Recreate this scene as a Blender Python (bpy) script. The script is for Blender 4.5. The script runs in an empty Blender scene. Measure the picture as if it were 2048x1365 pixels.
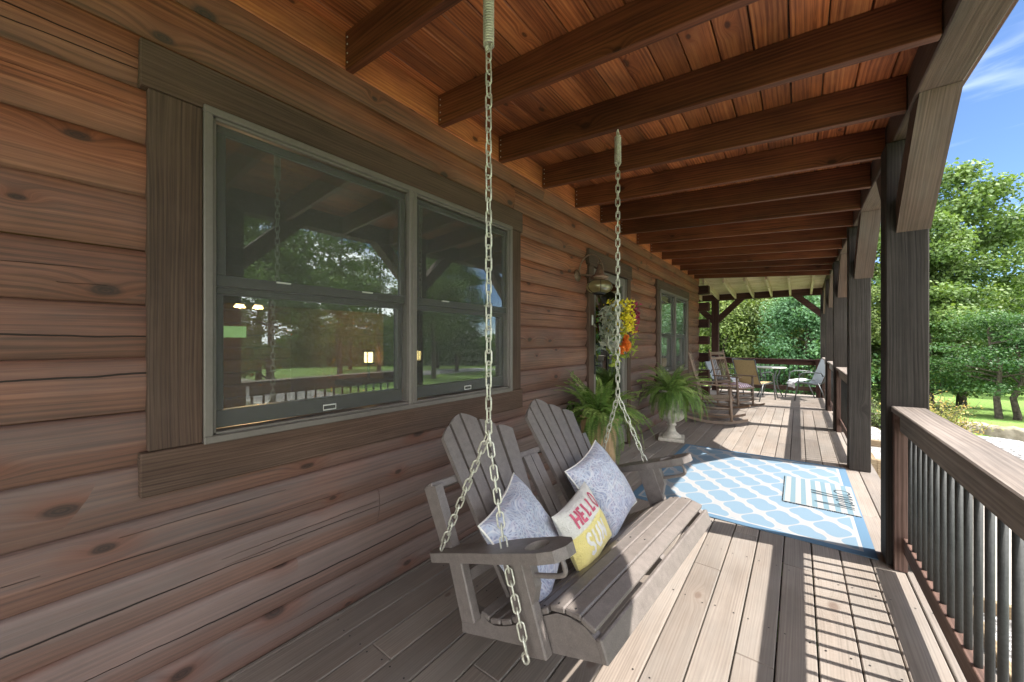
import bpy, math, random
import numpy as np
from mathutils import Vector, Matrix
random.seed(7); rng = np.random.default_rng(7)
R = math.radians
# ---------------------------------------------------------------- camera, sky, sun, exposure
sc = bpy.context.scene
cd = bpy.data.cameras.new('camera'); cam = bpy.data.objects.new('camera', cd)
sc.collection.objects.link(cam); sc.camera = cam
cd.sensor_width = 36; cd.lens = 750/2048*36; cd.clip_start = .02; cd.clip_end = 800
cam.location = (0, 0, 1.35); cam.rotation_euler = (R(90), 0, math.atan(573/750))
sc.view_settings.view_transform = 'Standard'; sc.view_settings.look = 'None'
sc.view_settings.gamma = 1; sc.view_settings.exposure = 2.4
SUN = Vector((.60, .12, 1)).normalized()
w = bpy.data.worlds.new('World'); sc.world = w; w.use_nodes = True
wn = w.node_tree; wn.nodes.clear()
def N(nt, t, **k):
    n = nt.nodes.new(t)
    for a, b in k.items():
        if a.startswith('i_'): n.inputs[a[2:].replace('_', ' ')].default_value = b
        else: setattr(n, a, b)
    return n
sky = N(wn, 'ShaderNodeTexSky', sky_type='NISHITA', sun_disc=False, sun_elevation=math.asin(SUN.z),
        sun_rotation=math.atan2(SUN.x, SUN.y), altitude=3000, air_density=1.0, dust_density=0, ozone_density=5)
# clear towards the far porch end; bright cloud added out of view for fill
tc = N(wn, 'ShaderNodeTexCoord'); L = wn.links.new
def wnoise(scale, detail, mscale, dist=.5):
    mp = N(wn, 'ShaderNodeMapping'); mp.inputs['Scale'].default_value = mscale; L(tc.outputs['Generated'], mp.inputs[0])
    n = N(wn, 'ShaderNodeTexNoise'); n.inputs['Scale'].default_value = scale; n.inputs['Detail'].default_value = detail; n.inputs['Distortion'].default_value = dist
    L(mp.outputs[0], n.inputs['Vector']); return n.outputs['Fac']
def wr(v, a, b, c=0, d=1):
    n = N(wn, 'ShaderNodeMapRange', interpolation_type='SMOOTHSTEP'); L(v, n.inputs[0])
    for i, q in enumerate((a, b, c, d)): n.inputs[i+1].default_value = q
    return n.outputs[0]
def wm(op, a, b):
    n = N(wn, 'ShaderNodeMath', operation=op, use_clamp=True)
    for i, v in enumerate((a, b)):
        if isinstance(v, (int, float)): n.inputs[i].default_value = v
        else: L(v, n.inputs[i])
    return n.outputs[0]
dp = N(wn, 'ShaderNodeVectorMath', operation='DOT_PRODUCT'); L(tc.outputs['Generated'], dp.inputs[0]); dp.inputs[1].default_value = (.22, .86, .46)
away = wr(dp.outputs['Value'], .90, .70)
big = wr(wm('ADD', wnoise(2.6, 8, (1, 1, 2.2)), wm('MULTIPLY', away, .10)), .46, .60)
fill_cloud = wm('MULTIPLY', big, away); wisp = wm('MULTIPLY', wr(wnoise(3.2, 7, (1, 1, 7), .8), .50, .72), .15)
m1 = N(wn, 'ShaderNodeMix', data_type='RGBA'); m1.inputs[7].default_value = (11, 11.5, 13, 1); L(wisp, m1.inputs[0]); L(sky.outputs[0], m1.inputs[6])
m2 = N(wn, 'ShaderNodeMix', data_type='RGBA'); m2.inputs[7].default_value = (20, 20, 20.5, 1); L(fill_cloud, m2.inputs[0]); L(m1.outputs[2], m2.inputs[6])
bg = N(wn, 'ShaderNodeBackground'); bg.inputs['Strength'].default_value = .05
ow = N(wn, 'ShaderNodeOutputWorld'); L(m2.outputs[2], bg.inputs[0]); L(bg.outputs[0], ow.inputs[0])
sd = bpy.data.lights.new('sun', 'SUN'); sd.energy = 2.1; sd.angle = R(.5); sd.color = (1, .95, .88)
so = bpy.data.objects.new('sun', sd); sc.collection.objects.link(so)
so.rotation_euler = SUN.to_track_quat('Z', 'Y').to_euler(); so.location = (6, 2, 12)
sc.cycles.max_bounces = 7; sc.cycles.diffuse_bounces = 5; sc.cycles.transparent_max_bounces = 12
sc.cycles.use_denoising = True
# ---------------------------------------------------------------- materials
def newmat(name):
    m = bpy.data.materials.new(name); m.use_nodes = True; nt = m.node_tree; nt.nodes.clear()
    o = N(nt, 'ShaderNodeOutputMaterial'); p = N(nt, 'ShaderNodeBsdfPrincipled')
    nt.links.new(p.outputs[0], o.inputs[0]); return m, nt, p, o
def rgba(c): return (c[0], c[1], c[2], 1)
def math_(nt, op, a, b=None, c=None, clamp=False):
    if isinstance(c, bool): c, clamp = None, c
    n = N(nt, 'ShaderNodeMath', operation=op, use_clamp=clamp)
    for i, v in enumerate((a, b, c)):
        if v is None: continue
        if isinstance(v, (int, float)): n.inputs[i].default_value = v
        else: nt.links.new(v, n.inputs[i])
    return n.outputs[0]
def vmul(nt, v, s, off=(0, 0, 0)):
    n = N(nt, 'ShaderNodeMapping'); n.inputs['Scale'].default_value = s; n.inputs['Location'].default_value = off
    nt.links.new(v, n.inputs[0]); return n.outputs[0]
def noise(nt, v, scale=1, detail=3, rough=.5, dist=0):
    n = N(nt, 'ShaderNodeTexNoise'); n.inputs['Scale'].default_value = scale; n.inputs['Detail'].default_value = detail
    n.inputs['Roughness'].default_value = rough; n.inputs['Distortion'].default_value = dist
    nt.links.new(v, n.inputs['Vector']); return n.outputs['Fac']
def mrange(nt, v, a, b, c=0, d=1):
    n = N(nt, 'ShaderNodeMapRange'); nt.links.new(v, n.inputs[0])
    for i, q in enumerate((a, b, c, d)): n.inputs[i+1].default_value = q
    return n.outputs[0]
def ramp(nt, v, stops):
    n = N(nt, 'ShaderNodeValToRGB'); e = n.color_ramp.elements
    while len(e) < len(stops): e.new(.5)
    for q, (p, c) in zip(e, stops): q.position = p; q.color = rgba(c)
    nt.links.new(v, n.inputs[0]); return n.outputs[0]
def mixc(nt, f, a, b, mode='MIX'):
    n = N(nt, 'ShaderNodeMix', data_type='RGBA', blend_type=mode)
    for i, v in ((0, f), (6, a), (7, b)):
        if isinstance(v, (int, float)): n.inputs[i].default_value = v
        elif isinstance(v, tuple): n.inputs[i].default_value = rgba(v)
        else: nt.links.new(v, n.inputs[i])
    return n.outputs[2]
def bump(nt, p, h, dist, st=1):
    b = N(nt, 'ShaderNodeBump'); b.inputs['Distance'].default_value = dist; b.inputs['Strength'].default_value = st
    nt.links.new(h, b.inputs['Height']); nt.links.new(b.outputs[0], p.inputs['Normal'])
def wood(name, dark, mid, light, knots=.4, kcol=None, var=.35, rough=.6, bmp=.002, grey=None, greyf=.5, crack=0, gs=1, spec=.4, zgrey=None, kscale=1):
    m, nt, p, o = newmat(name); LK = nt.links.new
    uv = N(nt, 'ShaderNodeUVMap', uv_map='uv').outputs[0]; rn = N(nt, 'ShaderNodeUVMap', uv_map='rnd').outputs[0]
    sr = N(nt, 'ShaderNodeSeparateXYZ'); LK(rn, sr.inputs[0]); r1, r2 = sr.outputs[0], sr.outputs[1]
    off = N(nt, 'ShaderNodeVectorMath', operation='MULTIPLY_ADD'); LK(rn, off.inputs[0]); off.inputs[1].default_value = (53, 97, 0); LK(uv, off.inputs[2])
    v = off.outputs[0]
    su = N(nt, 'ShaderNodeSeparateXYZ'); LK(v, su.inputs[0])
    vo = N(nt, 'ShaderNodeTexVoronoi', voronoi_dimensions='2D'); vo.inputs['Scale'].default_value = 1
    wob = noise(nt, vmul(nt, v, (3, 14, 1)), 1, 2)
    kv = N(nt, 'ShaderNodeVectorMath', operation='ADD'); LK(vmul(nt, v, (3.0*kscale, 5.6*kscale, 1)), kv.inputs[0])
    cb = N(nt, 'ShaderNodeCombineXYZ'); LK(math_(nt, 'MULTIPLY', wob, .18), cb.inputs[1]); LK(cb.outputs[0], kv.inputs[1])
    LK(kv.outputs[0], vo.inputs['Vector'])
    sc_ = N(nt, 'ShaderNodeSeparateColor'); LK(vo.outputs['Color'], sc_.inputs[0])
    sel = math_(nt, 'GREATER_THAN', sc_.outputs[0], 1-knots)
    d = vo.outputs['Distance']
    d = math_(nt, 'DIVIDE', d, mrange(nt, sc_.outputs[1], 0, 1, .38, 1.05))
    fall = math_(nt, 'MULTIPLY', mrange(nt, d, 0, .55, 1, 0), sel)
    gv = math_(nt, 'MULTIPLY_ADD', math_(nt, 'MULTIPLY', fall, fall), .05, su.outputs[1])
    low = noise(nt, vmul(nt, v, (.9, 5, 1)), 1, 2)
    gv = math_(nt, 'MULTIPLY_ADD', low, .05, gv)
    g = N(nt, 'ShaderNodeCombineXYZ'); LK(math_(nt, 'MULTIPLY', su.outputs[0], 1.1), g.inputs[0]); LK(math_(nt, 'MULTIPLY', gv, 75*gs), g.inputs[1])
    streak = noise(nt, g.outputs[0], 1, 4, .6)
    g2 = N(nt, 'ShaderNodeCombineXYZ'); LK(math_(nt, 'MULTIPLY', su.outputs[0], 7), g2.inputs[0]); LK(math_(nt, 'MULTIPLY', gv, 420*gs), g2.inputs[1])
    fine = noise(nt, g2.outputs[0], 1, 2, .6)
    band = math_(nt, 'SINE', math_(nt, 'MULTIPLY', gv, 330*gs))
    blot = noise(nt, vmul(nt, v, (1.5, 4.5, 1), (3, 5, 0)), 1, 4, .6)
    val = math_(nt, 'ADD', math_(nt, 'MULTIPLY', streak, .62), math_(nt, 'MULTIPLY_ADD', fine, .34, -.07))
    val = math_(nt, 'ADD', val, math_(nt, 'MULTIPLY', band, .05))
    val = math_(nt, 'ADD', val, math_(nt, 'MULTIPLY_ADD', blot, .5, -.16))
    c = ramp(nt, val, [(.36, dark), (.52, mid), (.7, light)])
    if grey:
        gf = mrange(nt, noise(nt, vmul(nt, v, (1.1, 3, 1), (9, 1, 0)), 1, 5, .65), .38, .68)
        gf = math_(nt, 'MULTIPLY', gf, greyf)
        if zgrey:
            tcz = N(nt, 'ShaderNodeNewGeometry'); sz = N(nt, 'ShaderNodeSeparateXYZ'); LK(tcz.outputs['Position'], sz.inputs[0])
            gf = math_(nt, 'ADD', gf, mrange(nt, sz.outputs[2], zgrey[1], zgrey[0], 0, zgrey[2]), True)  # greyer towards the floor: weathering plus sky light painted into the colour
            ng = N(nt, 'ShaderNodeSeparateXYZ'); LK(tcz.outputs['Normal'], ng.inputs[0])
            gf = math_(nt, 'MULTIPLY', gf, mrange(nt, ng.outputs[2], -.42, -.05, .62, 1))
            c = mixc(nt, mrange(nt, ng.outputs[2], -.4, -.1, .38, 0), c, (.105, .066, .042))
        gcol = mixc(nt, 1.0, mixc(nt, 1.0, c, grey, 'ADD'), (.5, .5, .5), 'MULTIPLY')
        gc2 = mixc(nt, streak, tuple(x*.7 for x in grey), tuple(min(1, x*1.35) for x in grey))
        c = mixc(nt, gf, c, mixc(nt, .72, gcol, gc2))
    tone = math_(nt, 'MULTIPLY_ADD', r1, var, 1-var/2)
    tn = N(nt, 'ShaderNodeCombineColor')
    for i, kk in enumerate((1, .97, .94)): LK(tone, tn.inputs[i])
    c = mixc(nt, 1.0, c, tn.outputs[0], 'MULTIPLY')
    gp_ = N(nt, 'ShaderNodeNewGeometry').outputs['Position']
    wt = mrange(nt, noise(nt, vmul(nt, gp_, (1.3, .9, 1.3)), 1, 5, .6), .3, .7, .80, 1.16)
    wc_ = N(nt, 'ShaderNodeCombineColor')
    for i in range(3): LK(wt, wc_.inputs[i])
    c = mixc(nt, 1.0, c, wc_.outputs[0], 'MULTIPLY')
    kc = kcol or tuple(x*.35 for x in dark)
    kin = math_(nt, 'MULTIPLY', mrange(nt, d, .08, .15, 1, 0), sel)
    kin = math_(nt, 'MULTIPLY', kin, mrange(nt, math_(nt, 'SINE', math_(nt, 'MULTIPLY', math_(nt, 'MULTIPLY_ADD', fine, .03, d), 130)), -1, 1, .8, 1))
    halo = math_(nt, 'MULTIPLY', mrange(nt, d, .09, .48, .6, 0), sel)
    halo = math_(nt, 'MULTIPLY', halo, mrange(nt, wob, .3, .7, .4, 1.2), True)
    c = mixc(nt, halo, c, tuple(x*1.2 for x in dark)); c = mixc(nt, math_(nt, 'MULTIPLY', kin, .85), c, kc)
    h = math_(nt, 'ADD', math_(nt, 'MULTIPLY', streak, .6), math_(nt, 'MULTIPLY', fine, .4))
    if crack:
        s0 = N(nt, 'ShaderNodeSeparateXYZ'); LK(uv, s0.inputs[0])
        for i, (c0, c1, wd, gt, fq) in enumerate(((.07, .07, .0030, .50, .42), (.05, .10, .0016, .52, .8), (.12, .05, .0012, .54, 1.1))):
            cu = N(nt, 'ShaderNodeCombineXYZ'); LK(su.outputs[0], cu.inputs[0]); LK(math_(nt, 'MULTIPLY_ADD', r2, 31, i*7.3), cu.inputs[1])
            wav = math_(nt, 'MULTIPLY', noise(nt, vmul(nt, cu.outputs[0], (.5, 1, 1)), 1, 1), .10)
            wav = math_(nt, 'MULTIPLY_ADD', noise(nt, vmul(nt, cu.outputs[0], (7, 1, 1)), 1, 3), .012, wav)
            cen = math_(nt, 'ADD', math_(nt, 'MULTIPLY_ADD', (r1 if i == 1 else r2), c1, c0-.055), wav)
            gate = mrange(nt, noise(nt, vmul(nt, cu.outputs[0], (fq, 1, 1), (11, 0, 0)), 1, 2), gt, gt+.13)
            wd_ = math_(nt, 'MULTIPLY', gate, wd*crack)
            ck = mrange(nt, math_(nt, 'SUBTRACT', math_(nt, 'ABSOLUTE', math_(nt, 'SUBTRACT', s0.outputs[1], cen)), wd_), -.0008, .0004, 1, 0)
            ck = math_(nt, 'MULTIPLY', ck, math_(nt, 'GREATER_THAN', wd_, .0004))
            c = mixc(nt, math_(nt, 'MULTIPLY', ck, .92), c, (.008, .006, .005)); h = math_(nt, 'SUBTRACT', h, math_(nt, 'MULTIPLY', ck, 2.5))
    LK(c, p.inputs['Base Color']); p.inputs['Roughness'].default_value = rough
    p.inputs['Specular IOR Level'].default_value = spec
    LK(mrange(nt, streak, .3, .7, rough+.08, rough-.08), p.inputs['Roughness'])
    bump(nt, p, h, bmp); return m
def plain(name, col, rough=.5, metal=0, nscale=40, namt=.15, bmp=0, spec=.5, sheen=0, c2=None):
    m, nt, p, o = newmat(name)
    t = N(nt, 'ShaderNodeTexCoord').outputs['Object']
    n = noise(nt, t, nscale, 4, .6); n2 = noise(nt, t, nscale*.13, 3)
    f = math_(nt, 'ADD', math_(nt, 'MULTIPLY', n, .6), math_(nt, 'MULTIPLY', n2, .4))
    a = tuple(x*(1-namt*1.6) for x in col); b = c2 or tuple(min(1, x*(1+namt*1.6)) for x in col)
    nt.links.new(ramp(nt, f, [(.33, a), (.67, b)]), p.inputs['Base Color'])
    p.inputs['Roughness'].default_value = rough; p.inputs['Metallic'].default_value = metal; p.inputs['Specular IOR Level'].default_value = spec
    if sheen: p.inputs['Sheen Weight'].default_value = sheen
    if bmp: bump(nt, p, n, bmp)
    return m
def glow(name, col, st):
    m, nt, p, o = newmat(name); p.inputs['Base Color'].default_value = rgba(col)
    p.inputs['Emission Color'].default_value = rgba(col); p.inputs['Emission Strength'].default_value = st; return m
def glass(name, tint=(.8, .85, .82), base=.10, gain=1.6, rough=0, thru=.9):
    m, nt, p, o = newmat(name); nt.nodes.remove(p)
    fr = N(nt, 'ShaderNodeFresnel'); fr.inputs[0].default_value = 1.55
    f = math_(nt, 'MULTIPLY_ADD', fr.outputs[0], gain, base, True)
    g = N(nt, 'ShaderNodeBsdfGlossy'); g.inputs['Roughness'].default_value = rough; g.inputs['Color'].default_value = rgba(tint)
    t = N(nt, 'ShaderNodeBsdfTransparent'); t.inputs[0].default_value = (tint[0]*thru, tint[1]*thru, tint[2]*thru, 1)
    mx = N(nt, 'ShaderNodeMixShader'); nt.links.new(f, mx.inputs[0]); nt.links.new(t.outputs[0], mx.inputs[1]); nt.links.new(g.outputs[0], mx.inputs[2])
    nt.links.new(mx.outputs[0], o.inputs[0]); return m
def leafmat(name, c1, c2, c3, trans=.35, nscale=.55, rough=.55):
    m, nt, p, o = newmat(name); LK = nt.links.new
    g = N(nt, 'ShaderNodeTexCoord').outputs['Object']; rn = N(nt, 'ShaderNodeUVMap', uv_map='rnd').outputs[0]
    s = N(nt, 'ShaderNodeSeparateXYZ'); LK(rn, s.inputs[0])
    f = math_(nt, 'ADD', math_(nt, 'MULTIPLY', noise(nt, g, nscale, 3), .8), math_(nt, 'MULTIPLY', s.outputs[0], .4))
    f = math_(nt, 'ADD', f, -.1)
    c = ramp(nt, f, [(.3, c1), (.5, c2), (.74, c3)])
    LK(c, p.inputs['Base Color']); p.inputs['Roughness'].default_value = rough; p.inputs['Specular IOR Level'].default_value = .35
    t = N(nt, 'ShaderNodeBsdfTranslucent'); LK(mixc(nt, 1, c, (1, 1.0, .45), 'MULTIPLY'), t.inputs[0])
    mx = N(nt, 'ShaderNodeMixShader'); mx.inputs[0].default_value = trans
    LK(p.outputs[0], mx.inputs[1]); LK(t.outputs[0], mx.inputs[2]); LK(mx.outputs[0], o.inputs[0]); return m
M = {}
M['log'] = wood('stained_log_wood', (.13, .042, .02), (.285, .096, .045), (.43, .165, .08), knots=.30, kcol=(.022, .018, .016), var=.3, rough=.55,
                grey=(.152, .126, .116), greyf=.4, crack=1, zgrey=(.3, 2.1, .95), bmp=.002, kscale=.95)
M['trim'] = wood('dark_trim_wood', (.052, .029, .019), (.094, .054, .035), (.148, .09, .06), knots=.035, var=.15, rough=.75, grey=(.12, .088, .07), greyf=.4, bmp=.003, gs=1.6)
M['joist'] = wood('stained_joist_wood', (.062, .018, .0085), (.14, .042, .018), (.215, .074, .03), knots=.16, var=.5, rough=.5, bmp=.001, kscale=.9)
M['ceil'] = wood('stained_ceiling_board', (.21, .058, .021), (.50, .155, .052), (.70, .275, .097), knots=.3, kcol=(.03, .014, .01), var=.6, rough=.5, grey=(.10, .042, .028), greyf=.8, bmp=.001, kscale=1.1)
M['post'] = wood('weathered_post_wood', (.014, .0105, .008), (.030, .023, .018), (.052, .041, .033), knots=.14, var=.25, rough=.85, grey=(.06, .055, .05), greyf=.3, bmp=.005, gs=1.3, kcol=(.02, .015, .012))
M['brace'] = wood('rough_brace_wood', (.07, .042, .031), (.12, .074, .053), (.17, .108, .08), knots=.1, var=.3, rough=.85, grey=(.135, .12, .105), greyf=.6, bmp=.003, gs=1.4)
M['redwood'] = wood('reddish_rail_post_wood', (.055, .03, .022), (.115, .064, .048), (.175, .108, .085), knots=.1, var=.3, rough=.7)
M['rail'] = wood('weathered_rail_wood', (.11, .09, .075), (.19, .155, .13), (.27, .225, .19), knots=.1, var=.25, rough=.75, grey=(.27, .24, .215), greyf=.6, bmp=.002)
M['deck'] = wood('weathered_deck_board', (.175, .143, .118), (.225, .186, .155), (.27, .226, .19), knots=.08, kcol=(.13, .09, .07), var=.34, rough=.7,
                 grey=(.235, .22, .2), greyf=.7, bmp=.001, gs=1.7)
M['pine'] = wood('pale_pine_wood', (.36, .27, .19), (.50, .39, .29), (.6, .5, .4), knots=.25, kcol=(.14, .08, .04), var=.25, rough=.7)
M['logend'] = wood('dark_log_end_wood', (.025, .01, .008), (.06, .022, .016), (.1, .045, .03), knots=.1, var=.3, rough=.8)
M['rocker'] = wood('weathered_chair_wood', (.09, .055, .035), (.2, .13, .085), (.33, .235, .165), knots=0, var=.4, rough=.65, gs=1.5, grey=(.28, .25, .22), greyf=.5)
M['seatweave'] = plain('woven_seat', (.34, .27, .19), .8, 0, 90, .4, .003)
M['timber'] = wood('landscape_timber', (.16, .11, .065), (.30, .22, .13), (.44, .35, .22), knots=.1, var=.3, rough=.8)
M['poly'] = plain('brown_grey_poly_lumber', (.175, .152, .138), .45, 0, 260, .16, .0005)
M['chain'] = plain('galvanized_steel', (.62, .62, .52), .42, .55, 160, .22)
M['frame'] = plain('olive_grey_window_frame', (.178, .158, .138), .42, .1, 60, .06)
M['sash'] = plain('dark_bronze_sash', (.055, .055, .047), .4, .1, 60, .06)
M['white'] = plain('off_white_plastic', (.6, .6, .55), .4)
M['glass'] = glass('window_glass', base=.14, gain=2.6)
M['globe'] = glass('ribbed_lamp_glass', tint=(.9, .88, .7), base=.22, gain=1.5, rough=.15, thru=.9)
gm = M['globe'].node_tree; go = [n for n in gm.nodes if n.type == 'OUTPUT_MATERIAL'][0]; gs_ = go.inputs[0].links[0].from_socket
gd = N(gm, 'ShaderNodeBsdfTranslucent'); gd.inputs[0].default_value = (.75, .7, .5, 1); gx = N(gm, 'ShaderNodeMixShader'); gx.inputs[0].default_value = .4
gm.links.new(gs_, gx.inputs[1]); gm.links.new(gd.outputs[0], gx.inputs[2]); gm.links.new(gx.outputs[0], go.inputs[0])
def screen_mat():
    m, nt, p, o = newmat('insect_screen_mesh'); p.inputs['Base Color'].default_value = (.2, .2, .19, 1); p.inputs['Roughness'].default_value = .7
    t = N(nt, 'ShaderNodeBsdfTransparent'); mx = N(nt, 'ShaderNodeMixShader')
    g = N(nt, 'ShaderNodeTexCoord').outputs['Object']
    f = math_(nt, 'MULTIPLY_ADD', noise(nt, vmul(nt, g, (1, 3, 1.2)), 1, 3), .06, .12); nt.links.new(f, mx.inputs[0])
    nt.links.new(t.outputs[0], mx.inputs[1]); nt.links.new(p.outputs[0], mx.inputs[2]); nt.links.new(mx.outputs[0], o.inputs[0]); return m
M['screen'] = screen_mat()
M['copper'] = plain('aged_copper', (.20, .13, .095), .45, .5, 50, .3)
M['black'] = plain('dark_metal', (.02, .02, .022), .45, .3)
M['bal'] = plain('dark_grey_baluster_tube', (.045, .047, .045), .6, .0, 90, .2)
M['tan'] = plain('tan_sling_fabric', (.46, .34, .17), .8, 0, 300, .12, .0004)
M['greysling'] = plain('grey_sling_fabric', (.36, .40, .44), .75, 0, 300, .1, .0004)
M['pframe'] = plain('grey_patio_frame', (.13, .14, .14), .4, .5)
M['towel'] = plain('white_folded_towel', (.72, .73, .78), .95, 0, 200, .06, .002, sheen=.3)
M['stone'] = plain('cast_stone', (.47, .43, .36), .85, 0, 25, .2, .004)
M['tanpot'] = plain('tan_ribbed_ceramic', (.42, .28, .15), .6, 0, 12, .3, .001)
M['soil'] = plain('potting_soil', (.03, .02, .015), .95, 0, 60, .4, .01)
M['concrete'] = plain('pale_concrete', (.40, .37, .33), .85, 0, 7, .14, .003)
M['fern'] = leafmat('fern_leaf', (.075, .15, .03), (.18, .31, .065), (.36, .47, .14), trans=.25, nscale=5)
M['rib'] = plain('fern_stem', (.16, .2, .05), .6)
def pillow_mat(name):
    m, nt, p, o = newmat(name); LK = nt.links.new
    uv = N(nt, 'ShaderNodeUVMap', uv_map='uv').outputs[0]
    nn = N(nt, 'ShaderNodeTexNoise'); nn.inputs['Scale'].default_value = 9; nn.inputs['Detail'].default_value = 1; LK(uv, nn.inputs['Vector'])
    ad = N(nt, 'ShaderNodeVectorMath', operation='MULTIPLY_ADD'); LK(nn.outputs['Color'], ad.inputs[0]); ad.inputs[1].default_value = (.11, .11, 0); LK(uv, ad.inputs[2])
    v1 = N(nt, 'ShaderNodeTexVoronoi', voronoi_dimensions='2D'); v1.inputs['Scale'].default_value = 11; LK(vmul(nt, ad.outputs[0], (1, .62, 1)), v1.inputs['Vector'])
    v2 = N(nt, 'ShaderNodeTexVoronoi', voronoi_dimensions='2D'); v2.inputs['Scale'].default_value = 75; LK(ad.outputs[0], v2.inputs['Vector'])
    v3 = N(nt, 'ShaderNodeTexVoronoi', voronoi_dimensions='2D', feature='DISTANCE_TO_EDGE'); v3.inputs['Scale'].default_value = 11; LK(vmul(nt, ad.outputs[0], (1, .62, 1)), v3.inputs['Vector'])
    ring = math_(nt, 'SINE', math_(nt, 'MULTIPLY', v1.outputs['Distance'], 40))
    s = N(nt, 'ShaderNodeSeparateColor'); LK(v1.outputs['Color'], s.inputs[0])
    s2 = N(nt, 'ShaderNodeSeparateColor'); LK(v2.outputs['Color'], s2.inputs[0])
    base = ramp(nt, s2.outputs[0], [(.0, (.16, .19, .36)), (.35, (.33, .42, .6)), (.6, (.55, .6, .72)), (.8, (.36, .27, .42)), (1, (.62, .72, .78))])
    zone = ramp(nt, s.outputs[1], [(0, (.30, .36, .52)), (.5, (.56, .63, .74)), (1, (.36, .34, .5))])
    c = mixc(nt, .5, base, zone)
    wl = math_(nt, 'MAXIMUM', mrange(nt, ring, .72, .95), mrange(nt, v3.outputs[0], .012, .03, 1, 0))
    dots = mrange(nt, v2.outputs['Distance'], .2, .3, 1, 0)
    c = mixc(nt, math_(nt, 'MULTIPLY', dots, .75), c, (.14, .17, .33))
    c = mixc(nt, math_(nt, 'MULTIPLY', wl, .6), c, (.74, .75, .78)); c = mixc(nt, .22, c, (.58, .56, .54))
    LK(c, p.inputs['Base Color']); p.inputs['Roughness'].default_value = .85; p.inputs['Sheen Weight'].default_value = .2
    t = noise(nt, vmul(nt, uv, (260, 260, 1)), 1, 1); bump(nt, p, t, .0006); return m
M['paisley'] = pillow_mat('paisley_fabric')
def hello_mat():
    m, nt, p, o = newmat('hooked_cushion_fabric'); LK = nt.links.new
    uv = N(nt, 'ShaderNodeUVMap', uv_map='uv').outputs[0]; s = N(nt, 'ShaderNodeSeparateXYZ'); LK(uv, s.inputs[0])
    wv = math_(nt, 'MULTIPLY_ADD', noise(nt, uv, 30, 2), .012, s.outputs[1])
    f = mrange(nt, wv, .158, .164, 1, 0)
    c = mixc(nt, f, (.74, .72, .66), (.84, .72, .26))
    LK(c, p.inputs['Base Color']); p.inputs['Roughness'].default_value = .95; p.inputs['Sheen Weight'].default_value = .3
    v = N(nt, 'ShaderNodeTexVoronoi'); v.inputs['Scale'].default_value = 170; LK(uv, v.inputs['Vector']); bump(nt, p, v.outputs['Distance'], .003); return m
M['hello'] = hello_mat()
M['pink'] = plain('rose_pink_yarn', (.62, .13, .2), .95, 0, 300, .2, .002)
M['cream'] = plain('cream_yarn', (.82, .8, .74), .95, 0, 300, .08, .002)
def rug_mat():
    m, nt, p, o = newmat('trellis_rug'); LK = nt.links.new
    uv = N(nt, 'ShaderNodeUVMap', uv_map='uv').outputs[0]; s = N(nt, 'ShaderNodeSeparateXYZ'); LK(uv, s.inputs[0])
    X = math_(nt, 'MULTIPLY', s.outputs[0], 2*math.pi/.29); Y = math_(nt, 'MULTIPLY', s.outputs[1], 2*math.pi/.36)
    def S(v, k): return math_(nt, 'SINE', math_(nt, 'MULTIPLY', v, k))
    def Cc(v): return math_(nt, 'COSINE', v)
    X2 = math_(nt, 'MULTIPLY_ADD', S(Y, 2), .42, X); Y2 = math_(nt, 'MULTIPLY_ADD', S(X, 2), .42, Y)
    f = math_(nt, 'ABSOLUTE', math_(nt, 'ADD', Cc(X2), Cc(Y2)))
    line = mrange(nt, f, .24, .32, 1, 0)
    inner = mrange(nt, math_(nt, 'ABSOLUTE', math_(nt, 'SUBTRACT', f, .06)), .05, .09, 1, 0)
    wv = noise(nt, vmul(nt, uv, (500, 160, 1)), 1, 2)
    blue = mixc(nt, wv, (.115, .18, .24), (.165, .245, .315)); crm = mixc(nt, wv, (.25, .25, .25), (.34, .34, .34))
    c = mixc(nt, line, blue, crm); c = mixc(nt, math_(nt, 'MULTIPLY', inner, .28), c, (.2, .22, .25))
    # border: distance to edge of a 1.56 x 2.08 rug centred on the uv origin
    dx = math_(nt, 'SUBTRACT', .78, math_(nt, 'ABSOLUTE', s.outputs[0])); dy = math_(nt, 'SUBTRACT', 1.04, math_(nt, 'ABSOLUTE', s.outputs[1]))
    e = math_(nt, 'MINIMUM', dx, dy)
    c = mixc(nt, mrange(nt, e, .078, .080, 1, 0), c, crm); c = mixc(nt, mrange(nt, e, .058, .060, 1, 0), c, mixc(nt, wv, (.06, .125, .20), (.10, .185, .27)))
    LK(c, p.inputs['Base Color']); p.inputs['Roughness'].default_value = .9; bump(nt, p, wv, .002); return m
M['rug'] = rug_mat()
def mat_mat():
    m, nt, p, o = newmat('striped_doormat'); LK = nt.links.new
    uv = N(nt, 'ShaderNodeUVMap', uv_map='uv').outputs[0]; s = N(nt, 'ShaderNodeSeparateXYZ'); LK(uv, s.inputs[0])
    f = math_(nt, 'SINE', math_(nt, 'MULTIPLY', s.outputs[1], 2*math.pi/.072)); st = mrange(nt, f, -.15, .05)
    n = noise(nt, vmul(nt, uv, (300, 300, 1)), 1, 2)
    c = mixc(nt, st, mixc(nt, n, (.10, .17, .21), (.15, .23, .27)), mixc(nt, n, (.24, .24, .235), (.33, .32, .31)))
    LK(c, p.inputs['Base Color']); p.inputs['Roughness'].default_value = .95; bump(nt, p, n, .003); return m
M['mat'] = mat_mat(); M['ink'] = plain('dark_teal_fibre', (.012, .03, .042), .9, 0, 300, .3)
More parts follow.
